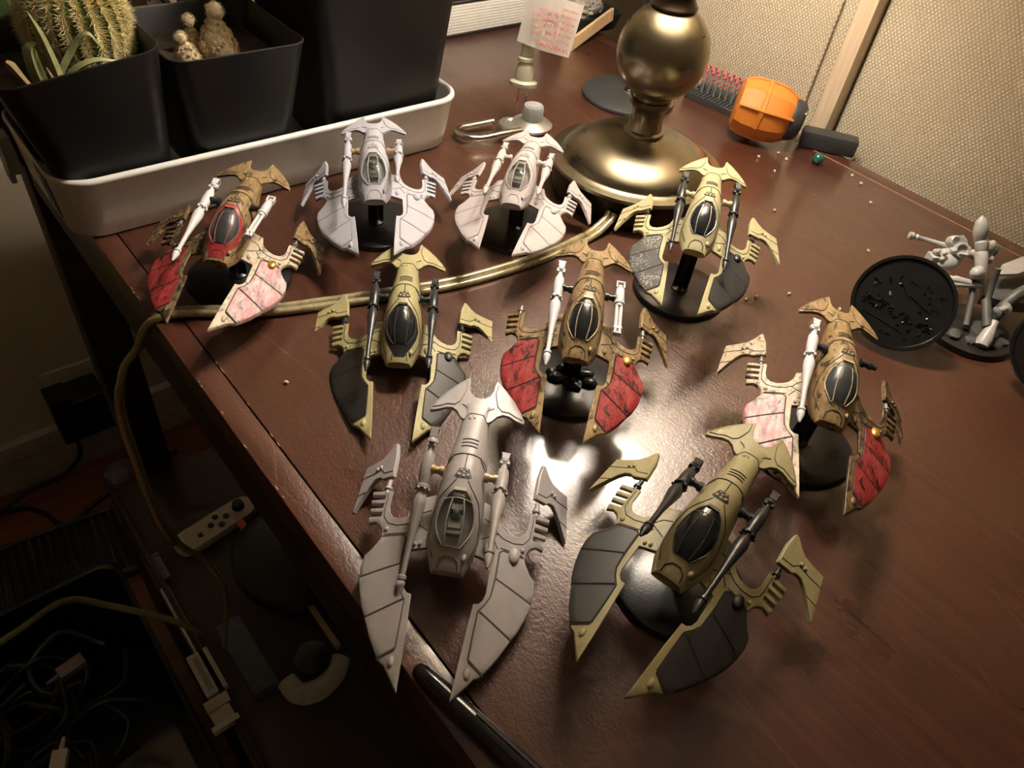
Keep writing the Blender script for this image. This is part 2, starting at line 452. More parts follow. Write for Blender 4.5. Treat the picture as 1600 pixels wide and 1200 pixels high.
tpart('apron', (104, -270, -78), (668, -252, -78 + 52), 'table_dark', 1)
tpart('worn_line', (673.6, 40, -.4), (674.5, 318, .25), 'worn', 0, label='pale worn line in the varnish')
rc = random.Random(5)
for k in range(17):
    lx = rc.choice((81.6, 95.9, 82.2)); ly = rc.choice((rc.uniform(250, 400), rc.uniform(120, 430)))
    cb_ = B(); n_ = 7; L_ = rc.uniform(1, 5) * rc.choice((.5, .7, 1)); w_ = rc.uniform(.3, .8)
    pts_ = [(w_ * rc.uniform(.5, 1) * math.cos(2 * PI * q / n_), L_ * rc.uniform(.5, 1) * math.sin(2 * PI * q / n_)) for q in range(n_)]
    cb_.loft([[(x, y, -.4) for x, y in pts_], [(x * .8, y * .8, .1) for x, y in pts_]])
    obj('chip', cb_, 'chipwood', tb, (lx - 383, ly - 245, -FZ), smooth=False)
for x0, y0 in ((84, 700), (648, 700), (84, -274), (648, -274)):
    tpart('leg', (x0, y0, FZ), (x0 + 42, y0 + 42, -26), 'table_dark', 2)

# ================================================================== LAMP
lamp = empty('table_lamp', (*LAMP, 0), 'antique brass table lamp with ball stem and domed foot on a dark plinth', 'lamp')
obj('plinth', B().lathe([(63, 0), (65, 1), (65, 21), (64, 24)], 64), 'brass_dark', lamp)
prof = [(66, 23), (69.5, 23.5), (70.5, 25), (69.5, 27), (66, 27.8), (61.5, 28.6), (60, 29.6), (59.5, 31), (56, 35), (50, 39.3), (42, 43.2), (33, 46.2), (24, 48.2), (17, 49.3), (16, 50)]
obj('domed_foot', B().lathe(prof, 96), 'brass', lamp, angle=50)
obj('neck', B().lathe([(15.5, 49), (16, 51), (15.5, 53), (13.5, 54), (13, 57), (12.2, 62), (12.6, 68), (14, 72), (16.5, 74), (17, 76), (16, 78), (14.5, 78.6)], 64), 'brass', lamp)
bp = [(15, 78)] + [(33.5 * math.cos(a), 111.5 + 34 * math.sin(a)) for a in [math.radians(t) for t in range(-62, 68, 5)]]
obj('ball', B().lathe(bp, 96), 'brass', lamp)
obj('collar', B().lathe([(14, 141), (16.5, 142.5), (16.8, 144), (14.5, 147), (12.5, 152), (13, 157), (15, 160), (13, 163), (9, 168), (7, 180), (7, 380), (9, 384), (9, 396)], 48), 'brass_dark', lamp)
obj('socket_cluster', B().lathe([(16, 396), (18, 401), (18, 417), (12, 423), (6, 431), (5, 558), (7, 560), (7, 566), (2, 571)], 32)
    .tube([(42 * .6, -42 * .8, 460), (30 * .6, -30 * .8, 428), (0, 0, 410), (-30 * .6, 30 * .8, 428), (-42 * .6, 42 * .8, 460)], 7), 'brass_dark', lamp)
for sgn in (1, -1):
    d = Vector((.6, -.8, 0)) * sgn
    obj('bulb', B().lathe([(9, -40), (12, -30), (20, -20), (27, -4), (28, 6), (24, 20), (14, 29), (4, 32)], 24), 'bulb', lamp, (d.x * 42, d.y * 42, BULB_Z))
# shade: a real truncated cone with thickness, open at both ends
SH = B(); n = 64; ro, zo, rt, zt = 150, 314, 88, 565
rings = []
for r, z in ((ro + 1.5, zo), (ro + .3, zo + 3), (rt, zt - 3), (rt + 1, zt)):
    rings.append([(r * math.cos(2 * PI * k / n), r * math.sin(2 * PI * k / n), z) for k in range(n)])
SH.loft(rings, caps=False)
SH.xf(Matrix.Translation((0, 0, 330)) @ Matrix.Rotation(R_(13), 4, Vector((.95, .3, 0))) @ Matrix.Translation((0, 0, -330)))   # unseen shade, tilted so its rim cuts light off the near table
obj('lamp_shade', SH, 'shade_cloth', lamp)
sp = B()
for k in range(3):
    a = k * 2 * PI / 3; sp.tube([(0, 0, 560), (88 * math.cos(a), -52 + 86 * math.sin(a), 555 + 20 * math.sin(a))], 1.2, 6)
obj('shade_spider', sp, 'brass_dark', lamp)
# real lamp light: small spheres of light inside the bulbs' glass would be hidden by it, so the bulbs themselves emit

# ================================================================== CRAFT TEMPLATE (mm, +y = nose, +z = up, +x = photo left)
HS = np.array([  # y, half width, top z, bottom z
    (13.3, 6.9, 7.6, 3.6), (11, 7.8, 9.6, 2.4), (8, 8.8, 11.6, 1.0), (4, 10.2, 14.6, -.5), (0, 10.7, 17.4, -1.5), (-6, 11.2, 20.6, -2.5), (-12, 11.4, 23.1, -3),
    (-18, 11.2, 24.9, -3), (-25, 10.7, 25.6, -2.5), (-31, 10.1, 25.2, -1.5), (-38, 9.3, 23.8, .5), (-44, 8.4, 22.4, 3), (-52, 7.2, 20.9, 7), (-60, 6.3, 19.6, 11), (-66, 6.4, 18.9, 14), (-70, 6.8, 18.6, 15.6)])[::-1]
def hs(y): return [float(np.interp(y, HS[:, 0], HS[:, k])) for k in (1, 2, 3)]
def hz(x, y):
    w, zt_, zb = hs(y); zc = zb + .3 * (zt_ - zb); k = min(1, abs(x) / w)
    return zc + (zt_ - zc) * (1 - k ** 2.4) ** (1 / 2.4)
CN = np.array([(-17.5, 2.6), (-16, 4.4), (-13, 6.4), (-9, 7.8), (-5, 8.1), (-1, 7.2), (2, 5.6), (4.4, 4.0)])
def cw(y): return float(np.interp(y, CN[:, 0], CN[:, 1]))
def sst(a, b, x):
    t = min(1, max(0, (x - a) / (b - a))); return t * t * (3 - 2 * t)
def hull_ring(y, grow=0., basin=True, N=60):
    w, zt_, zb = hs(y); w += grow; zt_ += grow; zb -= grow; zc = zb + .3 * (zt_ - zb); out = []
    for k in range(N):
        a = 2 * PI * (k + .5) / N; c, s_ = math.cos(a), math.sin(a)
        x = w * math.copysign(abs(c) ** (2 / 2.4), c)
        z = zc + ((zt_ - zc) * abs(s_) ** (2 / 2.4) if s_ > 0 else -(zc - zb) * abs(s_))
        if basin and s_ > 0: z -= 5 * sst(1, .82, abs(x) / cw(y)) * sst(-16.6, -14.6, y) * sst(4, 2.2, y)
        out.append((x, y, z))
    return out
def ellipse_stud(b, x, y, z, rx, ry, rz): b.ell((x, y, z), (rx, ry, rz), 10, 6)
T = {}
ys = list(np.arange(-39, 13.4, .75)) + [13.3]
b = B().loft([hull_ring(float(y)) for y in ys]); 
b.v = [(x, y - (2.0 * (1 - abs(x) / 7) if y > 12.8 and abs(x) < 7 else 0), z) for x, y, z in b.v]
T['hull'] = b.mesh('hull', True, 0, 55)
T['tail_boom'] = B().loft([hull_ring(float(y), .45 if y < -38.5 else .1, False) for y in list(np.arange(-70, -37, 2.0)) + [-37.6, -37.4]]).mesh('tail_boom', True, 0, 50)
half = [(0, -74.3), (2.8, -75.2), (4.8, -77.6), (5.9, -81), (6.1, -84.5), (6.8, -88), (11.5, -83.6), (17, -77.5), (21, -71.6), (23.2, -67.2), (22.6, -65.4), (19, -66.2), (15.5, -67.6), (12.5, -67.6), (9.8, -65.6), (7.6, -62), (5, -60), (0, -59.5)]
fan = half + [(-x, y) for x, y in reversed(half[1:-1])]
def fz(x, y): return 18.5 - .09 * abs(x) - .0035 * x * x - .02 * (-66 - y)
T['tail_fan'] = B().plate(fan, fz, 1.9, .3, 2.5).mesh('tail_fan', True, .22)
lobe = [(8, -85.2), (11.5, -82), (16.6, -76.3), (20.4, -70.8), (22.2, -67.6), (18.6, -68.2), (15.2, -69.7), (11.6, -69.4), (9.3, -71.6), (8.2, -75.5), (7.3, -79.5)]
lobe_l = lobe + lobe[:1]
T['tail_panelL'] = B().plate(lobe, fz, .9, .75, 2.5).mesh('tail_panel', True, .18)
T['tail_panelR'] = B().plate([(-x, y) for x, y in lobe][::-1], fz, .9, .75, 2.5).mesh('tail_panel', True, .18)
def drape(b, pts, zf, r=.26, up=.06, step=1.0):
    out = []
    for (x0, y0), (x1, y1) in zip(pts, pts[1:]):
        k = max(1, int(math.dist((x0, y0), (x1, y1)) / step))
        for j in range(k): t = j / k; out.append((x0 + (x1 - x0) * t, y0 + (y1 - y0) * t))
    out.append(pts[-1]); b.tube([(x, y, zf(x, y) + up) for x, y in out], r, 5); return b
b = B()
for s_ in (1, -1):
    drape(b, [(s_ * x, y) for x, y in [(2.6, -22.5), (5, -19), (8.6, -15.2), (10.4, -9), (10.5, -2), (9.2, 3.5), (7.2, 8.2)]], hz)
    drape(b, [(s_ * x, y) for x, y in [(6, -38.0), (6.6, -35.6), (8.2, -34.4), (9.2, -34.8)]], lambda x, y: hz(x, y) + .2)
    drape(b, [(s_ * x, y) for x, y in [(4.4, 12), (4, 9.2), (1.8, 7.6), (0, 7.6)]], hz)
drape(b, [(-8.6, -37.3), (0, -37.3), (8.6, -37.3)], lambda x, y: hz(x, y) + .15)
drape(b, [(0, -37), (0, -29)], hz)
drape(b, [(-5.6, -60.5), (-3.2, -63.8), (3.2, -63.8), (5.6, -60.5)], lambda x, y: max(hz(x, y) + .45, fz(x, y) + .3))
drape(b, [(3.2, -63.8), (5.2, -68), (7.8, -70)], lambda x, y: fz(x, y) + .35); drape(b, [(-3.2, -63.8), (-5.2, -68), (-7.8, -70)], lambda x, y: fz(x, y) + .35)
for s_ in (1, -1): drape(b, [(s_ * x, y) for x, y in lobe_l], lambda x, y: fz(x, y) + .32, .24)
T['hull_lines'] = b.mesh('panel_lines')
b = B()
T['vent'] = [drape(B(), [(-3.7, y), (0, y - .3), (3.7, y)], lambda x, yy: hz(x, yy) + .5, .5, -.12, .6).mesh('vent') for y in (-46.6, -44.3, -42)]
T['crest_recess'] = B().plate([(-2.2, -28.6), (2.2, -28.6), (3.9, -24.2), (2.6, -23.2), (-2.6, -23.2), (-3.9, -24.2)], hz, .4, .12, 1.2).mesh('crest_recess')
b = B()
for x, y, r in ((-1.2, -27.4, .65), (1.2, -27.4, .65), (0, -26.2, .7), (-2, -25, .85), (2, -25, .85), (0, -24.5, .8)):
    b.ell((x, y, hz(x, y) + .2), (r, r, .35), 8, 5)
T['crest'] = b.mesh('engraved_crest')
b = B(); 
for x, y, r in ((2.6, -61, 1.1), (.6, -61, .65)): b.ell((x, y, max(hz(x, y), fz(x, y)) + .4), (r * .8, r * 1.15, .6), 10, 6)
T['tail_stud'] = b.mesh('tail_stud')
b = B(); b.ell((-6.2, 6.8, hz(6.2, 6.8) + .1), (1.1, 2.1, .9), 10, 6); T['nose_stud'] = b.mesh('nose_stud')
def patch(ylist, wf, zf, off, nx=12, bulge=0., yb=None):
    rows = []
    for y in ylist:
        w = wf(y); t = 0 if yb is None else max(0, math.sin(PI * min(1, max(0, (y - yb[0]) / (yb[1] - yb[0])))))
        rows.append([(w * (2 * i / nx - 1), y, zf(w * (2 * i / nx - 1), y) + off + bulge * t * (1 - (2 * i / nx - 1) ** 2)) for i in range(nx + 1)])
    b = B(); n = nx + 1; b.v = [p for r in rows for p in r]
    b.f = [(j * n + i, j * n + i + 1, (j + 1) * n + i + 1, (j + 1) * n + i) for j in range(len(rows) - 1) for i in range(nx)]
    return b
cy = [float(v) for v in np.linspace(-17.5, 4.4, 23)]
cb = patch(cy, cw, hz, .22, 14, 1.7, (-18.5, 7))
T['canopy'] = cb.mesh('canopy', True, 0, 80)
def cz(x, y):
    t = max(0, math.sin(PI * min(1, max(0, (y + 18.5) / 25.5)))); k = min(1, abs(x) / cw(y)); return hz(x, y) + .22 + 1.7 * t * (1 - k * k)
b = B()
rim = [(cw(y), y) for y in cy]; rim2 = [(-x, y) for x, y in rim]
b.tube([(x, y, cz(x, y) + .05) for x, y in rim + rim2[::-1] + rim[:1]], .36, 6)
for s_ in (1, -1): b.tube([(s_ * x, y, cz(s_ * x, y) + .05) for x, y in [(2.4, -13.6), (3.2, -9), (3.7, -4), (3.5, 0), (2.9, 4.2)]], .3, 6)
b.tube([(x, -13.6, cz(x, -13.6) + .05) for x in (-5.8, -3, 0, 3, 5.8)], .3, 6)
T['canopy_frame'] = b.mesh('canopy_frame')
b = patch([-18.6, -17.6, -16, -14.6], lambda y: 2.6, hz, .5, 6, 0); b.box((0, -17.6, hz(0, -17.6) + .5), (5.2, 1.6, 1.0))
T['headrest'] = b.mesh('canopy_latch', True, 0)
pw = lambda y: float(np.interp(y, [-21, -17, -12, -6, 0, 5, 9, 11.5], [3.2, 6.2, 9.2, 10.4, 9.4, 7.2, 5.2, 3.8]))
T['surround_red'] = patch([float(v) for v in np.linspace(-21, 11.5, 32)], pw, hz, .16, 16).mesh('cockpit_surround')
pb = lambda y: float(np.interp(y, [-16, -12, -6, 0, 4, 8, 10.5], [5, 8.2, 9.6, 8.6, 6.8, 4.2, 2.6]))
T['surround_black'] = patch([float(v) for v in np.linspace(-16, 10.5, 27)], pb, hz, .14, 16).mesh('cockpit_surround')
b = B().box((0, -10.5, 19.6), (5, 3, 5.2)).box((0, -6, 17.4), (5.6, 7, 1.2)).ell((0, -8.4, 21.4), (1.5, 1.6, 1.7), 10, 8).ell((0, -7.6, 19), (2.4, 1.5, 2.2), 10, 8).box((0, -1.5, 15.6), (6, 2, 2.4))
T['pilot'] = b.mesh('pilot_seat', True, .3)
# wing height fit
wd_ = np.array([(11, 1.2, 4.4), (17.5, 2, 2.2), (26.8, -12.7, 1.0), (17.2, -22.4, 3.6), (32.3, -24.7, 0), (41, -25.6, -3.2), (39.5, -11.5, -4.2), (37.8, 4.8, -6.2), (29.9, 32.4, -6.4), (20.6, 49.4, -3.2), (10.5, 62, 0), (13.3, 22, .6), (9, -15, 5.2), (31.9, -5.4, -2.6)])
Aq = np.c_[np.ones(len(wd_)), wd_[:, 0], wd_[:, 1], wd_[:, 0] ** 2, wd_[:, 0] * wd_[:, 1], wd_[:, 1] ** 2]
qc = np.linalg.lstsq(Aq, wd_[:, 2], rcond=None)[0]
def wz(x, y):
    x = abs(x); return float(qc @ np.array([1, x, y, x * x, x * y, y * y]))
W = [(8, -26), (13, -24.4), (17.4, -23), (18, -20), (18.9, -17.4), (20.6, -15.2), (23.2, -13.5), (26.4, -12.8), (29.3, -13.6), (31.2, -15.8), (32.1, -19), (32.2, -26.4),
     (41.8, -26.4), (41.7, -24.4), (35.3, -24.3), (35.3, -22.3), (41.5, -22.2), (41.4, -20.3), (35.2, -20.2), (35.2, -18.1), (41.2, -18), (41, -16.1), (35.1, -16), (35.1, -13.9), (40.8, -13.8), (40.2, -10.6),
     (37, -11.2), (34.8, -9.8), (33.2, -7.4), (32.4, -4), (33.6, -1), (35.5, 2), (38, 4.6), (38.6, 9), (38, 14.4), (36.4, 20.5), (34, 26.8), (31, 32.4), (27, 40.4), (21.6, 49.3), (20.2, 50.6), (18.4, 51.6), (17.5, 52.8), (10.5, 62.5),
     (11.3, 48), (12.2, 35), (13.2, 22.2), (15.4, 21.6), (17, 19.6), (17.8, 16.5), (17.8, 2.2), (11, 1.2), (8, .6)]
P1 = [(32.2, -3.6), (33.7, -1), (35.6, 2), (38.1, 4.6), (38.7, 9), (38.1, 14.3), (21.2, 8.7), (21.4, -3), (22.6, -4.2)]
P2 = [(38, 14.9), (36.5, 20.5), (34.1, 26.8), (31.3, 32), (16.5, 24.5), (18.6, 21), (20.4, 17), (21.1, 9.3)]
P3 = [(31, 32.6), (27.1, 40.4), (21.7, 49), (15.2, 45), (15.5, 34), (15.9, 25.1)]
GAPS = [[(38, 14.6), (21.1, 9)], [(31.1, 32.3), (16.1, 24.8)], [(21.8, 49.5), (15, 45.5)], [(32, -4.1), (22.4, -4.7), (21, -3.2), (20.8, 9), (20.1, 17), (18.3, 21), (15.8, 24.7), (15.3, 34), (14.9, 45.2)]]
def wpl(o, th, off, bev, side):
    b = B().plate(o, wz, th, off, 2.8)
    if side == 'R': b = b.mirror()
    return b.mesh('w', True, bev)
for sd in 'LR':
    T['wing' + sd] = wpl(W, 2.2, 0, .25, sd)
    T['panel1' + sd] = wpl(P1, 2.9, .45, .2, sd); T['panel2' + sd] = wpl(P2, 2.9, .45, .2, sd); T['panel3' + sd] = wpl(P3, 2.9, .45, .2, sd)
    b = B()
    for L in ([(12, -17), (16, -15.5), (18.6, -12), (22, -10), (26.6, -9.4), (31, -10.6), (33.6, -14), (34.2, -19), (34.2, -25)], [(12, -7), (17, -10), (19.5, -12)], [(20, -4.6), (17, -9)], [(21, -5.6), (26, -5.4), (31.4, -5)],
              [(21.6, 49.8), (15, 46)]):
        drape(b, L, wz, .24, .05)
    for L in GAPS: drape(b, L, wz, .34, .12)
    ellipse_stud(b, 31.5, -8, wz(31.5, -8) + .2, .01, .01, .01)
    T['wing_lines' + sd] = (b if sd == 'L' else b.mirror()).mesh('panel_lines')
    b = B(); ellipse_stud(b, 15.4, 50.4, wz(15.4, 50.4) + .1, 1.4, 2.6, 1.0); T['tip_stud' + sd] = (b if sd == 'L' else b.mirror()).mesh('tip_stud')
    b = B(); ellipse_stud(b, 31, -7.6, wz(31, -7.6) + .1, 1.1, 1.3, .8)
    if sd == 'L':
        ellipse_stud(b, 16.6, -.4, wz(16.6, -.4) + .2, .9, 1.3, .8); ellipse_stud(b, 14.2, -.6, wz(14.2, -.6) + .2, .9, 1.3, .8)
    else:
        ellipse_stud(b, 14.6, -3.2, wz(14.6, -3.2) + .3, 1.3, 2.8, 1.1)
    T['wing_stud' + sd] = (b if sd == 'L' else b.mirror()).mesh('wing_stud')
    b = B().lathe([(1.2, 0), (1.2, 2.2), (1.9, 2.4), (1.9, 3.6), (1.2, 3.8), (1.1, 7.4)], 12, mtx=Matrix.Rotation(PI / 2, 3, 'X'), c=(35.1, -25.5, wz(35.1, -26) - 1))
    T['pin' + sd] = (b if sd == 'L' else b.mirror()).mesh('hinge_pin')
    wl = [(-2.1, -5.2), (-1.9, -12), (-1.6, -18.1), (.3, -26.4), (2, -26), (5, -22.6), (8.6, -20.2), (14, -19.8), (21, -20.1), (22.6, -8), (23.9, 5.2), (20.6, .8), (17.1, -3.4), (13.8, -6.8), (11, -8.6), (7.6, -8.2), (5.6, -6.4)]
    def zl(x, y): return .9 - .004 * (x - 8) ** 2 * .4
    b = B().plate(wl, zl, 2.4, 0, 2.6)
    T['winglet' + sd] = (b if sd == 'L' else b.mirror()).mesh('winglet', True, .3)
    b = drape(drape(B(), [(-1.6, -8.6), (4.6, -9.8), (7.2, -12.8), (13, -12.6), (22.2, -13.6)], zl, .24, .03), [(16.4, -3.4), (23, -3.6)], zl, .22, .03)
    T['winglet_lines' + sd] = (b if sd == 'L' else b.mirror()).mesh('panel_lines')
    b = B(); b.ell((8.2, -14.4, 1), (1, 1.2, .9), 8, 6).ell((10.8, -14.2, 1), (1, 1.2, .9), 8, 6)
    T['winglet_stud' + sd] = (b if sd == 'L' else b.mirror()).mesh('winglet_stud')
    b = B().lathe([(2.3, 9), (2.3, 11), (1.7, 11.2), (1.7, 13.2), (2.2, 13.4), (2.2, 15), (1.5, 15.4), (1.5, 17.5)], 14, c=(0, -28.7, 20.2), mtx=Matrix.Rotation(PI / 2, 3, 'Y'))
    T['arm' + sd] = (b if sd == 'L' else b.mirror()).mesh('mounting_arm')
b = B(); b.ell((-27.4, -3.7, wz(27.4, -3.7) + .4), (2.7, 3.9, 1.7), 18, 10); T['dome'] = b.mesh('engine_dome')
RY = Matrix.Rotation(-PI / 2, 3, 'X')
gp = [(1.2, -15), (2.6, -13.6), (2.8, -12), (1.5, -10.6), (1.5, -8.2), (2.5, -6.4), (2.9, 0), (2.7, 5), (2.2, 6.6), (2.2, 7.2), (3.2, 7.6), (3.2, 9), (2.2, 9.4), (2.1, 11), (2.8, 13), (3.05, 16), (2.7, 20), (1.9, 27), (1.35, 34), (1.15, 47), (1.9, 47.4), (1.9, 48.8), (1.3, 49.2), (1.9, 50), (1.8, 52), (.5, 56.6)]
b = B().lathe(gp, 16, mtx=RY)
b.box((0, -18.6, 0), (4.2, 1, 4.0)).box((0, -16.6, 1.6), (3.4, 4.4, .9)).box((0, -16.6, -1.5), (3.4, 4.4, .9)).box((1.6, -11, 1.5), (1.2, 1.6, 1.2)).box((-1.6, -11, 1.5), (1.2, 1.6, 1.2))
for k in range(6):
    a = k * PI / 3; b.ell((2.9 * math.cos(a), 9.5, 2.9 * math.sin(a)), (.8, 1, .8), 6, 5)
T['cannon'] = b.mesh('cannon', True, 0, 40)
b = B().lathe([(1.6, -9), (2.4, -8), (2.6, -2), (2.8, 2), (2.2, 3), (3, 3.4), (3, 5), (2.2, 5.4), (2.2, 7)], 14, mtx=RY)
for x, z in ((1.1, .6), (-1.1, .6), (0, -1.2)): b.tube([(x, 6, z), (x, 28, z)], .95, 8)
b.box((0, 24.5, 0), (4.4, 2, 3.2)).box((0, 28.4, 0), (4.2, 1, 2.8)).box((2, -11.4, 0), (1, 5, 3)).box((-2, -11.4, 0), (1, 5, 3)).box((0, -13.6, 0), (5, 1.1, 3.4)).ell((0, -11, 0), (1.5, 1.5, 1.2), 8, 6)
T['short_cannon'] = b.mesh('short_cannon', True, .15, 40)
T['base'] = B().lathe([(31.5, 0), (32.3, .4), (31.2, 3.2), (30.4, 3.7), (1, 3.8)], 64).mesh('display_base', True, 0, 35)
# pose data recovered for the nine craft: origin above table (mm) and axes
POSES = {
'A':([122.3, 139.6, 17.3],[[-0.6881, -0.7212, -0.0801], [0.7256, -0.6853, -0.0627], [-0.0096, -0.1013, 0.9948]]),
'B':([187.2, 69.1, 35.8],[[-0.2363, -0.9712, 0.0295], [0.9714, -0.2369, -0.0171], [0.0236, 0.0246, 0.9994]]),
'C':([179.7, 266.4, 8.6],[[-0.7908, -0.6121, -0.0043], [0.6121, -0.7906, -0.015], [0.0058, -0.0145, 0.9999]]),
'D':([240.8, 189.9, 39.8],[[-0.6426, -0.7661, 0.0108], [0.7661, -0.6427, -0.0023], [0.0087, 0.0068, 0.9999]]),
'E':([314.7, 81.6, 42.6],[[-0.5169, -0.8525, 0.0779], [0.8514, -0.5214, -0.0569], [0.0891, 0.037, 0.9953]]),
'F':([366.3, 215.5, 48.2],[[-0.55, -0.8345, -0.0331], [0.8352, -0.5493, -0.0276], [0.0049, -0.0428, 0.9991]]),
'G':([127.2, 375.5, 29.1],[[-0.7463, -0.6618, 0.0708], [0.6597, -0.7496, -0.0534], [0.0884, 0.0068, 0.9961]]),
'H':([236.9, 382.5, 33.5],[[-0.848, -0.5285, -0.0398], [0.5276, -0.8489, 0.0327], [-0.0511, 0.0068, 0.9987]]),
'I':([316.0, 331.6, 33.1],[[-0.6303, -0.7761, 0.0207], [0.7762, -0.6295, 0.0344], [-0.0137, 0.0377, 0.9992]]),
}
GUN = {'AL': (-21.6, 1.9), 'AR': (20.5, 0), 'BL': (17.3, -2.1), 'BR': (-2.1, -2), 'CL': (-5.9, -.6), 'CR': (-.7, -.5), 'DL': (-8.4, -2.4), 'DR': (-3, 2), 'EL': (-7.6, 1.1), 'FL': (-8.2, -2.6), 'FR': (-12, 2.6),
       'GL': (-6, 1.2), 'GR': (-1.5, -3.7), 'HL': (-8.9, 2.3), 'HR': (8.4, -2.2), 'IL': (-.6, -.4), 'IR': (5.5, .8)}
WGL = {'AL': (-46, 4), 'AR': (-46, 1), 'BL': (-34, 5), 'BR': (-26, -3), 'CL': (-26, 5), 'CR': (-23, 2), 'FL': (-38, 3), 'FR': (-24, -5), 'DR': (-39, -2), 'EL': (-36, 1), 'ER': (-41, 0), 'GL': (-36, 7), 'GR': (-45, -4),
       'HL': (-44, -2), 'HR': (-42, -6), 'IL': (-41, -7), 'IR': (-39, -2)}
R_ = math.radians
CR = {
 'A': dict(hull='grey_plastic', wl='grey_plastic', wr='grey_plastic', pl='grey_plastic', pr='grey_plastic', gun='grey_plastic', arm='brass_joint', can='canopy_clear', fr='frame_clear', line='wash_grey', dome='grey_plastic', pin='grey_plastic',
           label='bare grey plastic winged craft with clear canopy, largest and nearest the table corner'),
 'B': dict(hull='khaki_shaded', wl='khaki_shaded', wr='khaki_shaded', pl='charcoal_paint', pr='charcoal_paint', gun='gun_black', arm='gun_black', can='canopy_black', fr='frame_black', line='wash', dome='black_paint', pin='gun_black',
           label='shade-darkened khaki winged craft with black wing panels on black base, nearest of the khaki three'),
 'C': dict(hull='khaki', wl='khaki', wr='khaki', pl='black_paint', pr='charcoal_paint', gun='gun_black', arm='gun_black', can='canopy_black', fr='frame_black', line='wash', dome='charcoal_paint', pin='gun_black', sur='surround_black', surm='black_paint',
           label='khaki winged craft with black wing panels lying flat without a base beside the lamp flex'),
 'D': dict(hull='ochre', wl='ochre', wr='ochre', pl='red_paint', pr='red_paint', gun='white_primer', arm='gun_black', can='canopy_black', fr='frame_tan', line='wash', dome='gold', pin='steel',
           label='weathered ochre craft with two red wings and unpainted white guns, its left winglet missing'),
 'E': dict(hull='ochre', wl='ochre_pale', wr='ochre_dark', pl='pink_paint', pr='red_paint', gun='white_primer', arm='gun_black', can='canopy_grey', fr='frame_tan', line='wash', dome='gold', pin='steel',
           label='weathered brown craft with one pink wing, one red wing and a single white gun'),
 'F': dict(hull='khaki_lit', wl='khaki_lit', wr='khaki_lit', pl='scaly', pr='charcoal_paint', gun='gun_black', arm='khaki_lit', can='canopy_black', fr='frame_silver', line='wash', dome='gun_black', pin='gun_black',
           label='lamp-lightened cream-khaki craft with a scaly grey wing, in front of the brass lamp'),
 'G': dict(hull='ochre', wl='ochre_dark', wr='ochre_pale', pl='red_paint', pr='pink_paint', gun='white_primer', arm='gun_black', can='canopy_grey', fr='frame_red', line='wash', dome='gold', pin='steel', sur='surround_red', surm='red_hood',
           label='ochre craft with red cockpit surround, one red and one pink wing, by white tray'),
 'H': dict(hull='primer', wl='primer', wr='primer', pl='primer', pr='primer', gun='primer', arm='brass_joint', can='canopy_clear', fr='frame_clear', line='wash_primer', dome='primer', pin='primer',
           label='cool white primed craft with clear canopy, directly in front of the white tray'),
 'I': dict(hull='primer_pink', wl='primer_pink', wr='primer_pink', pl='primer_pink', pr='primer_pink', gun='primer_pink', arm='primer_pink', can='canopy_clear', fr='frame_clear', line='wash_primer', dome='primer_pink', pin='primer_pink',
           label='pinkish white primed craft with clear canopy, beside the lamp foot and zinc knob'),
}
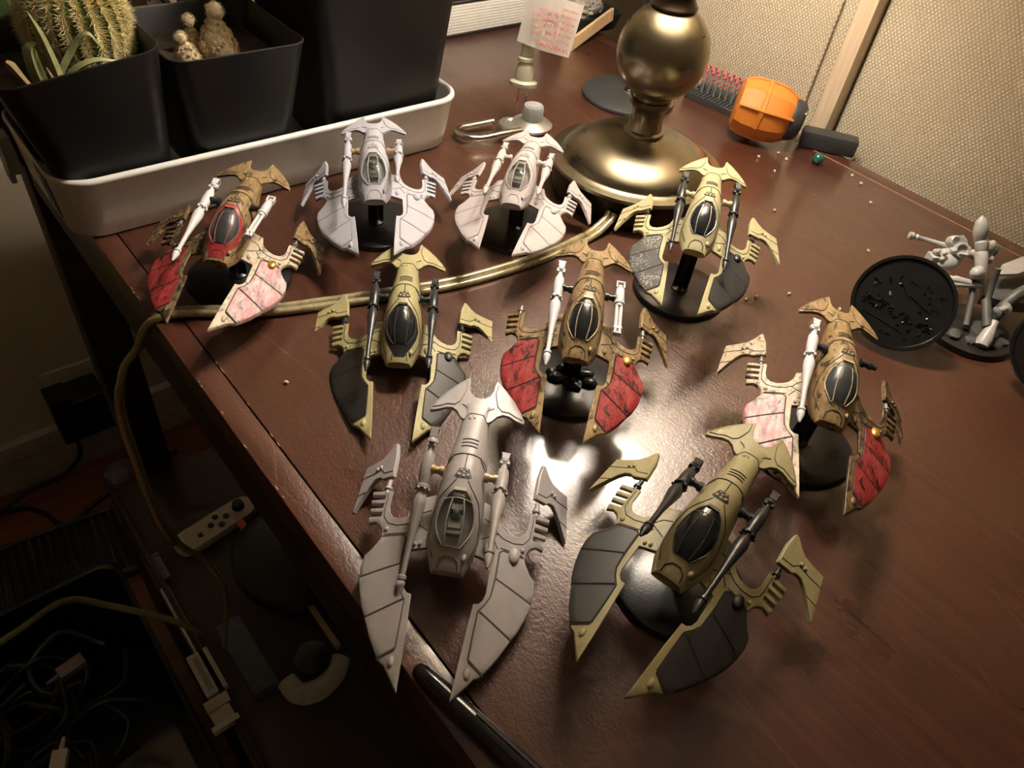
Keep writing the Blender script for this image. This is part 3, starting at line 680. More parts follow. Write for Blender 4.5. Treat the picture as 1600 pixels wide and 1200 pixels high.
def craft(key):
    c = CR[key]; org, ax = POSES[key]
    R = Matrix(ax); MC = Matrix.Translation(Vector(org) * .001 + Vector((0, 0, TZ))) @ R.to_4x4()
    foot = MC @ Vector((0, -.020, 0)); head = math.atan2(R[1][1], R[0][1])
    E0 = Matrix.Translation(Vector((foot.x, foot.y, TZ))) @ Matrix.Rotation(head - PI / 2, 4, 'Z')
    root = empty('spacecraft_model', (0, 0, 0), c['label'], 'miniature', 'winged craft miniatures on the table', mtx=E0)
    L = E0.inverted() @ MC
    P = lambda n, me, m, par=None, mt=None, **kw: put(n, T[me] if isinstance(me, str) else me, m, par if par else root, mtx=(L if par is None else Matrix()) if mt is None else mt, **kw)
    hull = P('hull', 'hull', c['hull']); P('panel_lines', 'hull_lines', c['line'], hull)
    P('crest_recess', 'crest_recess', c['line'], hull); P('engraved_crest', 'crest', c['hull'], hull); P('nose_stud', 'nose_stud', c['hull'], hull)
    tbm = P('tail_boom', 'tail_boom', c['hull']); P('tail_stud', 'tail_stud', c['hull'], tbm)
    for v in T['vent']: P('vent', v, c['line'], tbm)
    tf = P('tail_fan', 'tail_fan', c['hull']); P('tail_panel', 'tail_panelL', c['hull'], tf); P('tail_panel', 'tail_panelR', c['hull'], tf)
    if 'sur' in c: P('cockpit_surround', c['sur'], c['surm'], hull, label='red painted cockpit surround' if key == 'G' else 'black painted cockpit surround')
    can = P('canopy', 'canopy', c['can'], label='clear plastic canopy' if c['can'] == 'canopy_clear' else 'glossy black canopy'); P('canopy_frame', 'canopy_frame', c['fr'], can); P('canopy_latch', 'headrest', c['fr'], can)
    if c['can'] == 'canopy_clear': P('pilot_seat', 'pilot', 'bone_seat')
    for sd, wm, pm in (('L', c['wl'], c['pl']), ('R', c['wr'], c['pr'])):
        w = P('wing', 'wing' + sd, wm); P('panel_lines', 'wing_lines' + sd, c['line'], w); P('tip_stud', 'tip_stud' + sd, wm, w); P('wing_stud', 'wing_stud' + sd, wm, w)
        for k in '123': P('wing_panel', 'panel' + k + sd, pm, w)
        if sd == 'R': P('engine_dome', 'dome', c['dome'], w)
        P('hinge_pin', 'pin' + sd, c['pin'])
        s_ = 1 if sd == 'L' else -1
        if key + sd in WGL:
            ph, ya = WGL[key + sd]
            mt = L @ Matrix.Translation((s_ * .0351, -.029, wz(35.1, -26) * .001 - .0006)) @ Matrix.Rotation(R_(-ph * s_), 4, 'Y') @ Matrix.Rotation(R_(ya * s_), 4, 'Z')
            mw = wm if key != 'E' or sd == 'L' else 'ochre_dark'
            if key == 'G': mw = 'ochre_dark' if sd == 'L' else 'ochre'
            g = P('winglet', 'winglet' + sd, mw, None, mt); P('panel_lines', 'winglet_lines' + sd, c['line'], g); P('winglet_stud', 'winglet_stud' + sd, mw, g)
        P('mounting_arm', 'arm' + sd, c['arm'])
        if key + sd in GUN:
            pi_, ya = GUN[key + sd]; short = key + sd in ('DR', 'GR')
            mt = L @ Matrix.Translation((s_ * .01704, -.02873, .02016)) @ Matrix.Rotation(R_(-s_ * ya), 4, 'Z') @ Matrix.Rotation(R_(pi_), 4, 'X')
            P('cannon', 'short_cannon' if short else 'cannon', c['gun'], None, mt, label='short triple-barrelled cannon' if short else ('unpainted white cannon' if c['gun'] == 'white_primer' else None))
    hz0 = (MC @ Vector((0, -.020, -.0025))).z - TZ
    if key in 'AC':
        obj('mounting_peg', B().lathe([(3.4, 0), (3.4, 1), (2.4, 1.5), (2.4, hz0 * 1000 + .5)], 16), c['hull'] if key == 'A' else 'base_black', root)
    else:
        put('display_base', T['base'], 'base_black', root)
        h = hz0 * 1000 + .6
        st = B().lathe([(6, 3.6), (5.5, 5), (2.6, 6.5), (2.2, h * .5), (2.4, h - 5), (4, h - 3), (3.2, h)], 16)
        for k in range(4):
            a = k * PI / 2; st.box((math.cos(a) * 3.6, math.sin(a) * 3.6, h * .35 + 2), (3.4 if k % 2 == 0 else 1, 1 if k % 2 == 0 else 3.4, h * .6))
        if key == 'D':
            for x, y, r in ((-12, 3, 3.4), (-8, -4, 4.2), (8, 4, 3.6), (5, -5, 3), (11, 0, 2.4), (-4, 8, 3)): st.ell((x, y, 5.4), (r * 1.5, r, r * .8), 8, 6, jit=.2)
        obj('stem', st, 'base_black', root, bevel=0)
    return root
for k in 'CDFGHIEBA': craft(k)
# ================================================================== PLANTER TRAY, POTS, PLANTS
def offs(o, d, c):  # scale a rounded rectangle about its centre by insetting
    return o
def rr3(x0, x1, y0, y1, r, z, n=6): return [(x, y, z) for x, y in rrect(x0, x1, y0, y1, r, n)]
tray = empty('planter_tray', (228, 535, 0), 'long white enamel tray holding three black pots, overhanging the table edge', 'tray')
X0, X1, Y0, Y1 = 67, 375, 466, 596
def tr(i, z, r=24): return rr3(X0 + i * .6 - 228, X1 - i * .6 - 228, Y0 + i * 1.25 - 535, Y1 - i - 535, r - i * .5, z, 8)
obj('tray_body', B().loft([tr(9, 0), tr(7.4, 1.5), tr(5, 14), tr(1.2, 40), tr(0, 42), tr(-.6, 43.6), tr(-.2, 45.2), tr(1.4, 46.2), tr(3, 45.4), tr(3.4, 42), tr(7, 10), tr(12, 3.4)]), 'white_enamel', tray, angle=60)

# sticker on the rounded left end
sb = B().box((0, 0, 0), (.4, 22, 30)); mt = Matrix.Translation(Vector((X0 + 1.5 - 228, 503 - 535, 26)) * .001) @ Matrix.Rotation(R_(-5), 4, 'Y')
st = obj('sticker', sb, 'label_black', tray, mtx=mt, smooth=False, label='black product sticker with small white print')
pb = B()
for k, (y, z, w) in enumerate(((4, 9, 7), (-3, 8, 3), (0, 1, 14), (1, -3, 12), (0, -6, 14), (2, -9, 10), (-1, -12, 12))):
    pb.box((-.25, y, z), (.1, w, 3.2 if k < 2 else .8))
obj('printed_lines', pb, 'paper_white', st, smooth=False)
ck = obj('clip', B().box((0, 0, 0), (9, 22, 26), taper=.8).box((-3, 0, -16), (4, 14, 10)), 'knob_grey', tray, (X0 - 232, 606 - 560, 18), bevel=1.5)

def pot(label, rx0, rx1, ry0, ry1, rz, ins, soil_z, r=12, slant=0):
    """tapered pot; ins = how far the foot is drawn in at the left, right, front and back"""
    cx, cy = (rx0 + rx1) / 2, (ry0 + ry1) / 2
    root = empty('plant_pot', (cx, cy, 3.4), label, 'pot', None)
    h = rz - 3.4
    def ring(k, z, t=0): return [(x, y, zz + slant * x * (1 - k)) for x, y, zz in rr3(rx0 + ins[0] * k + t - cx, rx1 - ins[1] * k - t - cx, ry0 + ins[2] * k + t - cy, ry1 - ins[3] * k - t - cy, r - min(t, 4), z, 7)]
    obj('pot_shell', B().loft([ring(1, 0, 11), ring(1, 4, 8.5), ring(.93, 14, 4), ring(.8, 26, 0), ring(.02, h - 2), ring(0, h - 1, -.4), ring(0, h, -.4), ring(0, h + .4, .5), ring(0, h - .6, 1.4), ring(.85, 22, 3), ring(.95, 6, 10)]), 'pot_black', root, angle=50)
    k = 1 - soil_z / h
    sb = B().plate([(x, y) for x, y, z in ring(k, 0, 2)], lambda x, y: soil_z + 1.4 * math.sin(x * .4) * math.cos(y * .33), 3, 0, 4)
    obj('soil', sb, 'soil', root, kind='stuff'); return root
pot('black square pot with the large barrel cactus, leftmost in the tray', 56, 147, 467, 566, 111, (25, 7, 7, 10), 86, slant=.115)
pot('lower black square pot with a small dried cactus cluster, middle of the tray', 149, 240, 465, 562, 107, (8, 20, 9, 10), 84)
pot('tallest black square pot, empty-looking, at the right end of the tray', 243, 373, 464, 585, 185, (18, 22, 14, 14), 120)

def spines(b, p, nrm, L, n, r=.25, spread=.9):
    nrm = nrm.normalized(); t = nrm.orthogonal().normalized(); u = nrm.cross(t)
    for k in range(n):
        a = 2 * PI * (k + random.random() * .6) / n
        d = (nrm + (t * math.cos(a) + u * math.sin(a)) * spread * random.uniform(.5, 1.2)).normalized()
        q = p + d * L * random.uniform(.7, 1.15); s_ = d.orthogonal().normalized() * r; s2 = d.cross(s_)
        b.add([tuple(p + s_), tuple(p - s_ * .5 + s2 * .87), tuple(p - s_ * .5 - s2 * .87), tuple(q)], [(0, 1, 3), (1, 2, 3), (2, 0, 3)])
bc = empty('barrel_cactus', (116, 522, 94), 'large round green barrel cactus with dense yellow spines in the leftmost black pot', 'cactus')
prof = [(8, -6), (17, -3), (22.5, 4), (25.5, 12), (26.5, 21), (26, 30), (23, 39), (17, 46), (9, 49.5), (2, 50)]
pp = [(r, z) for r, z in prof]
dense = []
for (r0, z0), (r1, z1) in zip(pp, pp[1:]):
    for k in range(4): t = k / 4; dense.append((r0 + (r1 - r0) * t, z0 + (z1 - z0) * t))
dense.append(pp[-1])
obj('cactus_body', B().lathe(dense, 176, ribs=22, ribd=.065), 'cactus', bc)
b = B()
for k in range(22):
    a = 2 * PI * k / 22
    for i in range(1, len(dense) - 1, 1):
        r, z = dense[i]; r2, z2 = dense[min(i + 1, len(dense) - 1)]
        t = Vector((r2 - r, z2 - z)).normalized(); nx, nz = t.y, -t.x
        spines(b, Vector((r * 1.06 * math.cos(a), r * 1.06 * math.sin(a), z)), Vector((nx * math.cos(a), nx * math.sin(a), nz)), 8, 13, .30, 1.1)
obj('spines', b, 'spine', bc, smooth=False, kind='stuff')

cc = empty('cactus_cluster', (190, 514, 88), 'small tan dried cactus cluster with three woolly heads in the middle pot', 'cactus')
def lump(name, x, y, z0, r, h, mat='cactus_dry', top=None):
    pr = [(r * .7, z0 - 4), (r, z0 + h * .12), (r * .95, z0 + h * .35), (r * .72, z0 + h * .62), (r * .45, z0 + h * .85), (r * .3, z0 + h * .97), (r * .1, z0 + h)]
    b = B().lathe(pr, 20, c=(x, y, 0)); b.v = [(p[0] + random.uniform(-.5, .5), p[1] + random.uniform(-.5, .5), p[2] + random.uniform(-.4, .4)) for p in b.v]
    for k in range(60):
        t = random.random(); zz = z0 + h * t * .9; rr = float(np.interp(zz, [p[1] for p in pr], [p[0] for p in pr])); a = random.uniform(0, 2 * PI)
        b.ell((x + rr * math.cos(a), y + rr * math.sin(a), zz), (1.3, 1.3, 1.3), 5, 4)
    o = obj(name, b, mat, cc)
    s = B()
    for k in range(130):
        t = random.random(); zz = z0 + h * t * .95; rr = float(np.interp(zz, [p[1] for p in pr], [p[0] for p in pr])); a = random.uniform(0, 2 * PI)
        spines(s, Vector((x + rr * math.cos(a), y + rr * math.sin(a), zz)), Vector((math.cos(a), math.sin(a), .3)), 2.2, 3, .13, 1.2)
    obj('spines', s, 'spine_pale', o, smooth=False, kind='stuff'); return o
def head(par, x, y, z, r):
    o = obj('woolly_head', B().ell((x, y, z), (r, r, r * 1.05), 14, 10, jit=.05), 'spine_pale', par)
    s = B()
    for k in range(90):
        a = random.uniform(0, 2 * PI); e = random.uniform(-.5, 1.57); d = Vector((math.cos(a) * math.cos(e), math.sin(a) * math.cos(e), math.sin(e)))
        spines(s, Vector((x, y, z)) + d * r * .95, d, 2.4, 3, .12, .8)
    s2 = s
    par2 = o; obj('spines', s2, 'spine_pale', par, smooth=False, kind='stuff')
l1 = lump('cactus_body', 8, 2, -3, 13, 27); head(l1, 9.5, 2, 27, 5.6)
l2 = lump('cactus_body', -15, -2, -3, 8.6, 15); head(l2, -17, -2, 15, 3.2)
l3 = lump('cactus_body', -5, 12, -3, 6.5, 19); head(l3, -5, 12, 19.5, 3.6)

def leaf(b, pts, ws, fold=.35, th=.9):
    P = curve3(pts, 5); W_ = np.interp(np.linspace(0, 1, len(P)), np.linspace(0, 1, len(ws)), ws); rings = []
    for i, p in enumerate(P):
        t = (P[min(i + 1, len(P) - 1)] - P[max(i - 1, 0)]).normalized(); sd = t.cross(Vector((0, 1, .25))).normalized(); nn = sd.cross(t); w = float(W_[i])
        rings.append([tuple(p + sd * w + nn * w * fold), tuple(p + nn * th * .3), tuple(p - sd * w + nn * w * fold), tuple(p - nn * th)])
    b.loft(rings); return b
al = empty('aloe_plant', (88, 482, 92), 'small half-dried aloe with olive leaves in front of the barrel cactus', 'plant')
for pts, ws, mt_ in (([(2, 0, 0), (2, 0, 16), (0, 1, 34), (-3, 1, 47)], (2.8, 3, 2.2, .4), 'leaf_olive'), ([(4, -2, 2), (10, -4, 14), (22, -5, 19), (34, -4, 17)], (2.6, 2.6, 1.8, .4), 'leaf_olive'),
                  ([(-4, 2, 0), (-7, 3, 12), (-7, 3, 26), (-3, 3, 30)], (3.4, 4.2, 3.6, .8), 'leaf_olive'), ([(-8, 0, 0), (-14, 0, 10), (-19, -1, 21), (-21, -1, 24)], (2, 1.6, 2.6, 1), 'leaf_dry'),
                  ([(0, -3, 0), (-1, -4, 8), (-2, -4, 14), (-3, -4, 19)], (2.2, 1.6, 1, .3), 'leaf_dry'), ([(0, 6, 3), (14, 8, 20), (24, 6, 30), (30, 5, 22)], (2, 2.2, 1.5, .3), 'leaf_olive'), ([(-10, -5, 0), (-20, -6, 3), (-27, -6, 4), (-30, -6, 3)], (1.6, 2, 2, .5), 'leaf_dry')):
    obj('leaf', leaf(B(), pts, ws), mt_, al, label='withered brown leaf' if mt_ == 'leaf_dry' else None)
gp_ = empty('succulent_plant', (92, 606, 0), 'glossy dark green succulent partly seen behind the barrel cactus at the left corner', 'plant')
obj('nursery_pot', B().lathe([(26, 0), (30, 58), (31.5, 58), (31.5, 64), (29.5, 64), (27, 50)], 32), 'pot_black', gp_)
for k in range(9):
    a = k * .8 + .4; r = 12 + 3 * (k % 3)
    obj('leaf', leaf(B(), [(4 * math.cos(a), 4 * math.sin(a), 50), (r * math.cos(a), r * math.sin(a), 78), (1.7 * r * math.cos(a), 1.7 * r * math.sin(a), 96 + 5 * (k % 2)), (2.1 * r * math.cos(a), 2.1 * r * math.sin(a), 102)], (6, 8, 7, 1), .4, 1.6), 'leaf_green', gp_)
tp = empty('terracotta_pot', (180, 655, 0), 'orange terracotta pot behind the black pots', 'pot')
obj('pot_shell', B().lathe([(24, 0), (33, 62), (36, 62), (37, 86), (34, 87), (32, 70)], 40), 'terracotta', tp)
obj('soil', B().lathe([(31, 66), (31, 74), (2, 76)], 24), 'soil', tp, kind='stuff')
zp = empty('striped_tag', (190, 600, 0), 'white plastic stick with dark wavy stripes standing behind the middle pot', 'tag')
zb_ = B().box((0, 0, 57), (13, 1.6, 114)); obj('stick', zb_, 'paper_white', zp, bevel=.6)
zs = B()
for k in range(6): zs.tube([(-6, -1, 66 + k * 8), (-2, -1, 69 + k * 8), (2, -1, 67 + k * 8), (6, -1, 63 + k * 8)], [1.6, 1.9, 1.5, .8], 6)
obj('stripes', zs, 'base_grey', zp)
gp2 = empty('leafy_plant', (232, 618, 0), 'dull green leafy plant glimpsed behind the middle pot', 'plant')
obj('nursery_pot', B().lathe([(20, 0), (24, 60), (25.5, 60), (25.5, 66), (23, 66), (21, 50)], 28), 'pot_black', gp2)
for k in range(7):
    a = k * .9; obj('leaf', leaf(B(), [(0, 0, 55), (8 * math.cos(a), 8 * math.sin(a), 78), (18 * math.cos(a), 18 * math.sin(a), 92), (26 * math.cos(a), 26 * math.sin(a), 90)], (3, 7, 6, 1)), 'leaf_olive', gp2)

# ================================================================== LAMP FLEX, HANGING PLUG, TAG
fl = empty('lamp_flex', (398, 318, 0), 'gold-coloured twin lamp flex running across the table and off its left edge', 'cord')
path = [(398.5, 311, 13), (393, 309.5, 9), (376, 308, 3.4), (343, 306, 2.6), (300, 307, 2.6), (251, 314, 2.6), (210, 326, 2.6), (173, 338, 2.6), (138, 351, 2.6), (102, 372, 2.8), (88, 378, 2), (79, 384, -6), (72, 392, -26), (61, 400, -46), (52, 404, -80), (50, 402, -130), (50, 400, -190), (56, 402, -235), (78, 405, -300), (82, 410, -360), (70, 420, -460)]
pc = curve3([Vector(p) - Vector((398, 318, 0)) for p in path], 8)
for s_ in (-1, 1):
    q = []
    for i, p in enumerate(pc):
        t = (pc[min(i + 1, len(pc) - 1)] - pc[max(i - 1, 0)]).normalized(); sd = t.cross(Vector((0, 0, 1)))
        if sd.length < .3: sd = Vector((.6, .8, 0))
        tw = i * .05; sd.normalize(); q.append(p + sd * s_ * 2.3 + Vector((0, 0, .7 * s_ * math.sin(tw))))
    obj('insulated_strand', B().tube(q, 2.5, 10), 'cord_clear', fl)
hp = empty('hanging_plug', (450, 480, 0), 'milky clear two-prong plug hanging beside the brass lamp with a warning tag', 'plug', rz=-.69)
hb = B().lathe([(11.6, 34.5), (12.2, 35.4), (12.2, 38.4), (10.6, 39.2), (8, 40), (8, 46), (7, 52), (5.6, 55.6), (7.6, 56.4), (7.6, 59), (5, 59.8), (4.8, 72), (4.2, 76)], 28, sx=1, sy=.6)
obj('plug_body', hb, 'plug_clear', hp)
for x in (-3.8, 3.8): obj('prong', B().box((x, 0, 25.5), (1.3, 5.4, 20)).box((x, 0, 15), (1.3, 3.6, 1.8)), 'nickel', hp, bevel=.3)
co = B()
for s_ in (-1.9, 1.9): co.tube(curve3([(s_, 0, 68), (s_ + .5, 0, 110), (s_ - 4, -3, 200), (s_ - 10, -5, 300), (s_ - 12, -4, 339), (s_ - 15, 0, 352), (s_ - 19, 6, 350), (s_ - 20, 9, 332)], 6), 2, 8)
obj('cord', co, 'plug_clear', hp)
TG = Matrix.Translation(Vector((15, -5, 88)) * .001) @ Matrix.Rotation(R_(8), 4, 'Y') @ Matrix.Rotation(R_(-10), 4, 'Z')
tg = B()
rows = [[(x, -1.6 * math.sin(PI * (x + 23) / 46) * 2, z) for x in np.linspace(-23, 23, 13)] for z in (-19, -7, 7, 24)]
tg.v = [p for r in rows for p in r]; tg.f = [(j * 13 + i, j * 13 + i + 1, (j + 1) * 13 + i + 1, (j + 1) * 13 + i) for j in range(3) for i in range(12)]
n0 = len(tg.v); tg.v += [(x, y + .35, z) for x, y, z in tg.v]; tg.f += [tuple(reversed([i + n0 for i in f])) for f in tg.f[:]]
def text(name, body, size, mat, parent, loc, rot, align='LEFT'):
    cu = bpy.data.curves.new(name, 'FONT'); cu.body = body; cu.size = size * .001; cu.align_x = align; cu.extrude = .00008
    t = bpy.data.objects.new(name, cu); COL.objects.link(t); dg = bpy.context.evaluated_depsgraph_get()
    me = bpy.data.meshes.new_from_object(t.evaluated_get(dg)); bpy.data.objects.remove(t)
    o = put(name, me, mat, parent, mtx=Matrix.Translation(Vector(loc) * .001) @ rot); return o
tgo = obj('warning_tag', tg, 'tag_paper', hp, mtx=TG, smooth=False, label='white tag with red warning print, upside down')
Ru = Matrix.Rotation(PI, 4, 'Y') @ Matrix.Rotation(PI / 2, 4, 'X') @ Matrix.Rotation(0, 4, 'Z')
RU = Matrix.Rotation(PI / 2, 4, 'X') @ Matrix.Rotation(PI, 4, 'Z')
z = -17.5
text('printed_word', 'WARNING:', 5.6, 'tag_red', tgo, (21, -3.6, -12), RU)
for k, ln in enumerate(('To reduce the risk of', 'electric shock, do not', 'change the plug or use', 'with an extension cord', 'unless it can be fully', 'inserted.')):
    text('printed_line', ln, 3.9, 'tag_red', tgo, (20.5, -3.7, -6.4 + k * 4.9), RU)

# ================================================================== KNOB + RING, STAND, BOOK, CARD, ROCK
kn = empty('zinc_knob', (449, 462, 0), 'zinc disc with grey ribbed knob and a nickel wire loop, by the lamp foot', 'knob')
obj('small_disc', B().lathe([(9, 0), (9.6, 1), (9.6, 5), (8.6, 6.4), (5, 7), (4, 6)], 36), 'zinc', kn, (-12, 6, 0))
obj('large_disc', B().lathe([(12, 3), (13.6, 4.4), (14, 6), (12.6, 7.2), (9, 8.2), (8, 9)], 40), 'zinc', kn)
obj('ribbed_knob', B().lathe([(6.7, 8), (6.9, 9), (6.7, 17), (6.2, 18.4), (5.2, 18.2), (4.8, 19), (1, 19.4)], 72, ribs=36, ribd=.02), 'knob_grey', kn)
lp = [(-22 + 0, 14, 6), (-36, 17, 5), (-47, 18, 5), (-52, 13, 5), (-50, 5, 5), (-42, 0, 5), (-28, -3, 6), (-14, -5, 6)]
obj('wire_loop', B().tube(curve3(lp, 7), 2.2, 10), 'nickel', kn)
for o_ in kn.children: o_.scale = (1.33, 1.33, 1.33); o_.location = o_.location * 1.33
sd_ = empty('round_stand', (590, 475, 0), 'flat round black stand foot with a thin pole behind the lamp', 'stand')
obj('foot', B().lathe([(45, 0), (47, 1), (46.5, 3), (44, 4.4), (20, 6), (6, 6.6)], 72), 'rubber_black', sd_)
obj('pole', B().lathe([(6, 5), (5, 8), (4, 9), (4, 420), (3, 421)], 20), 'base_black', sd_)
obj('highlight_strip', B().box((-2, -12, 6.6), (9, 26, 1)), 'steel', sd_, bevel=.3)  # steel strip added in place of the highlight on the black foot
bk = empty('book', (578, 712, 0), 'thick book with black covers lying flat, white page edges towards the lamp', 'book')
obj('page_block', B().box((0, 0, 18), (166, 76, 30)), 'page', bk, bevel=.6)
pl = B()
for k in range(9): pl.box((0, -38.1, 6 + k * 3), (165, .4, .35))
obj('page_lines', pl, 'knob_grey', bk, smooth=False, kind='stuff')
obj('cover', B().box((0, 1, 1.6), (172, 80, 3)), 'cover_black', bk, bevel=.5)
obj('cover', B().box((0, 1, 34.6), (172, 80, 3)), 'cover_black', bk, bevel=.5)
dbx = empty('dark_tray', (690, 655, 0), 'dark plastic tray at the back holding a grey rock', 'tray')
dr = lambda i, z: rr3(-40 + i, 40 - i, -38 + i, 38 - i, 12, z, 5)
obj('tray_shell', B().loft([dr(4, 0), dr(0, 18), dr(2, 18), dr(6, 3)]), 'dark_box', dbx, angle=50)
rk = B().ell((0, 0, 0), (34, 26, 17), 40, 24, jit=.1)
tag(obj('rough_rock', rk, 'rock', None, (684, 655, 21)), 'rough grey rock sitting in the dark tray behind the lamp', 'rock')
cs = Matrix.Translation(Vector((652, 600, 13)) * .001 + Vector((0, 0, TZ))) @ Matrix.Rotation(R_(14), 4, 'Z') @ Matrix.Rotation(R_(-11), 4, 'Y')
tag(obj('card_strip', B().box((0, 0, 0), (98, 3.4, 14)).box((45, -.4, 0), (9, 3.4, 14)), 'strip_wood', None, mtx=cs, bevel=.4), 'light brown card strip leaning against the dark tray', 'cardboard')

# ================================================================== PIN RACK, ORANGE GRIP, BEADS
pr = empty('pin_rack', (664, 412, 0), 'small black ribbed rack of grey pins with red tips, behind the orange canister', 'rack', rz=math.atan2(-54, 9))
rb = B().box((0, 8, 3), (78, 38, 6))
for k in range(19): rb.box((-36 + k * 4, 8, 6.6), (1.6, 38, 1.4))
obj('ribbed_base', rb, 'rubber_black', pr, bevel=.4)
pm = B().lathe([(.9, 0), (.9, 20), (.6, 21)], 8).mesh('pin'); tm = B().ell((0, 0, 21.5), (1.6, 1.6, 1.6), 8, 6).ell((1.8, 0, 16), (1.2, 1.2, 1.2), 6, 5).ell((-1.8, 0, 12.5), (1.1, 1.1, 1.1), 6, 5).mesh('red_tip')
for j in range(3):
    for i in range(11):
        p_ = put('pin', pm, 'pin_grey', pr, (-34 + i * 6.8 + j, 2 + j * 8, 6), label=None); put('red_tip', tm, 'pin_red', p_)
# the orange canister lies on its side
ax_ = Vector((40, -62, -6)).normalized()
rotc = ax_.to_track_quat('Z', 'Y').to_matrix()
oc = empty('orange_canister', (640, 350, 0), 'faceted orange plastic canister with black cap lying by the fabric screen', 'canister')
C0 = Vector((0, 0, 27.5))
def cyl(prof, n=10, r0=PI / 10): return B().lathe(prof, n, c=tuple(C0), mtx=rotc, rot0=r0)
obj('faceted_body', cyl([(18, -29), (23, -27), (26, -19), (26.6, -7), (26.2, 4), (23.6, 15), (18.5, 24), (16.5, 25.5)]), 'orange', oc, bevel=.9, angle=25)
obj('raised_band', cyl([(26.0, -8), (27.8, -7.6), (27.6, -3.4), (25.8, -3)]), 'orange', oc, bevel=.4, angle=25)
rg_ = B()
for a in (PI / 10, PI / 10 + 2 * PI / 5, PI / 10 + 4 * PI / 5, PI / 10 + 6 * PI / 5, PI / 10 + 8 * PI / 5):
    d = rotc @ Vector((math.cos(a), math.sin(a), 0))
    rg_.tube([tuple(C0 + d * r + ax_ * zz) for r, zz in ((23.4, -26), (26.2, -18), (26.9, -6), (26.4, 4), (23.8, 15), (18.8, 24))], 1.3, 6)
obj('ridge', rg_, 'orange', oc)
obj('cap', cyl([(19.4, 20.5), (20, 24), (17.5, 31), (14, 34), (3, 34.5)], 10), 'rubber_black', oc)
obj('metal_tab', B().box(tuple(C0 + rotc @ Vector((0, 0, 32)) + Vector((-6, -6, 12))), (9, 3, 2), rot=Matrix.Rotation(.5, 3, 'Z')), 'nickel', oc, bevel=.4)
gr = Matrix.Translation(Vector((686, 302, 8.6)) * .001 + Vector((0, 0, TZ))) @ Matrix.Rotation(math.atan2(-44, 30), 4, 'Z')
tag(obj('rubber_block', B().box((0, 0, 0), (52, 17, 16.5)), 'rubber_black', None, mtx=gr, bevel=3.2), 'rounded black rubber block sticking out past the orange canister', 'block')
tag(obj('glass_bead', B().ell((0, 0, 4.6), (5.2, 5.2, 5), 20, 14).lathe([(3, 0), (3.4, .4), (3, 1.2)], 12), 'green_bead', None, (653, 290, 0)), 'dark green glossy bead near the black rubber block', 'bead')

# ================================================================== FABRIC SCREEN
fs = empty('fabric_screen', (712, 330, FZ), 'beige woven fabric screen with a pale wooden post along the right table edge', 'screen')
obj('post', B().box((0, 0, 0), (20, 17, 1500)), 'post_wood', fs, (-1.5, -5, 750 + 20), bevel=.8)
def cloth(x, ya, yb, amp, seed):
    b = B(); ny, nz = 40, 60; rnd = random.Random(seed)
    for j in range(nz + 1):
        for i in range(ny + 1):
            u, w = i / ny, j / nz
            edge = min(1, min(u, 1 - u) * 6)
            dx = amp * edge * (math.sin(u * 5 + w * 9 + seed) * .5 + math.sin(u * 11 - w * 14) * .25) 
            b.v.append((x + dx, ya + (yb - ya) * u, w * 1460))
    b.f = [(j * (ny + 1) + i, j * (ny + 1) + i + 1, (j + 1) * (ny + 1) + i + 1, (j + 1) * (ny + 1) + i) for j in range(nz) for i in range(ny)]
    n0 = len(b.v); b.v += [(q[0] + 2.5, q[1], q[2]) for q in b.v]; b.f += [tuple(i + n0 for i in reversed(f)) for f in b.f[:]]
    return b
obj('fabric_panel', cloth(6, -700, -16, 3, 1), 'fabric', fs, (0, 0, 30))
obj('fabric_panel', cloth(-2, 8, 222, 2.2, 2), 'fabric', fs, (0, 0, 30))
obj('seam', B().tube(curve3([(-5, 20, 20), (-5.5, 20, 500), (-6, 21, 800), (-6, 23, 1000), (-5, 24, 1480)], 10), 1.8, 8), 'fabric', fs)
obj('post', B().box((0, 0, 0), (20, 17, 1500)), 'post_wood', fs, (-1.5, 232, 770), bevel=.8)
obj('bottom_rail', B().box((0, 0, 0), (16, 950, 22)), 'post_wood', fs, (2, -236, 30), bevel=.8)
obj('top_rail', B().box((0, 0, 0), (16, 950, 22)), 'post_wood', fs, (2, -236, 1500), bevel=.8)

# ================================================================== MINIATURES LYING AT THE RIGHT
def strut(b, pts, r, n=10): return b.tube(curve3(pts, 5), r, n)
rb_ = empty('robot_miniature', (530, 84, 0), 'grey long-limbed armoured miniature standing on a round black base at the right edge', 'miniature')
obj('round_base', B().lathe([(30, 0), (31, .6), (30, 4), (29, 4.4), (1, 4.4)], 56), 'base_black', rb_)
sc = B()
for x, y, r in ((-14, -8, 4), (-10, -13, 5), (-2, -20, 5), (4, -22, 4), (-18, 2, 5), (12, -14, 5)): sc.ell((x, y, 5), (r * 1.4, r, r * .5), 8, 6, jit=.18)
sc.lathe([(11, 4), (10, 7), (5, 8)], 12, c=(4, -8, 0))
obj('scenery', sc, 'base_grey', rb_, kind='stuff')
obj('boot', B().lathe([(1, -9), (4.6, -8), (5, -3), (4, 4), (2.6, 9), (2.8, 12)], 14, c=(-8, -14, 10), mtx=Vector((.75, .2, .6)).to_track_quat('Z', 'Y').to_matrix()), 'mini_grey', rb_)
obj('leg', strut(B(), [(-4, -10, 14), (3, -3, 20), (8, 2, 24)], 3), 'mini_dark', rb_)
obj('leg', strut(B(), [(6, 0, 22), (11, 3, 28), (14, 6, 36), (15, 8, 44)], 2.1), 'mini_dark', rb_)
obj('leg', strut(B(), [(10, -8, 6), (16, -8, 20), (26, -10, 30), (34, -12, 32)], 4), 'mini_dark', rb_)
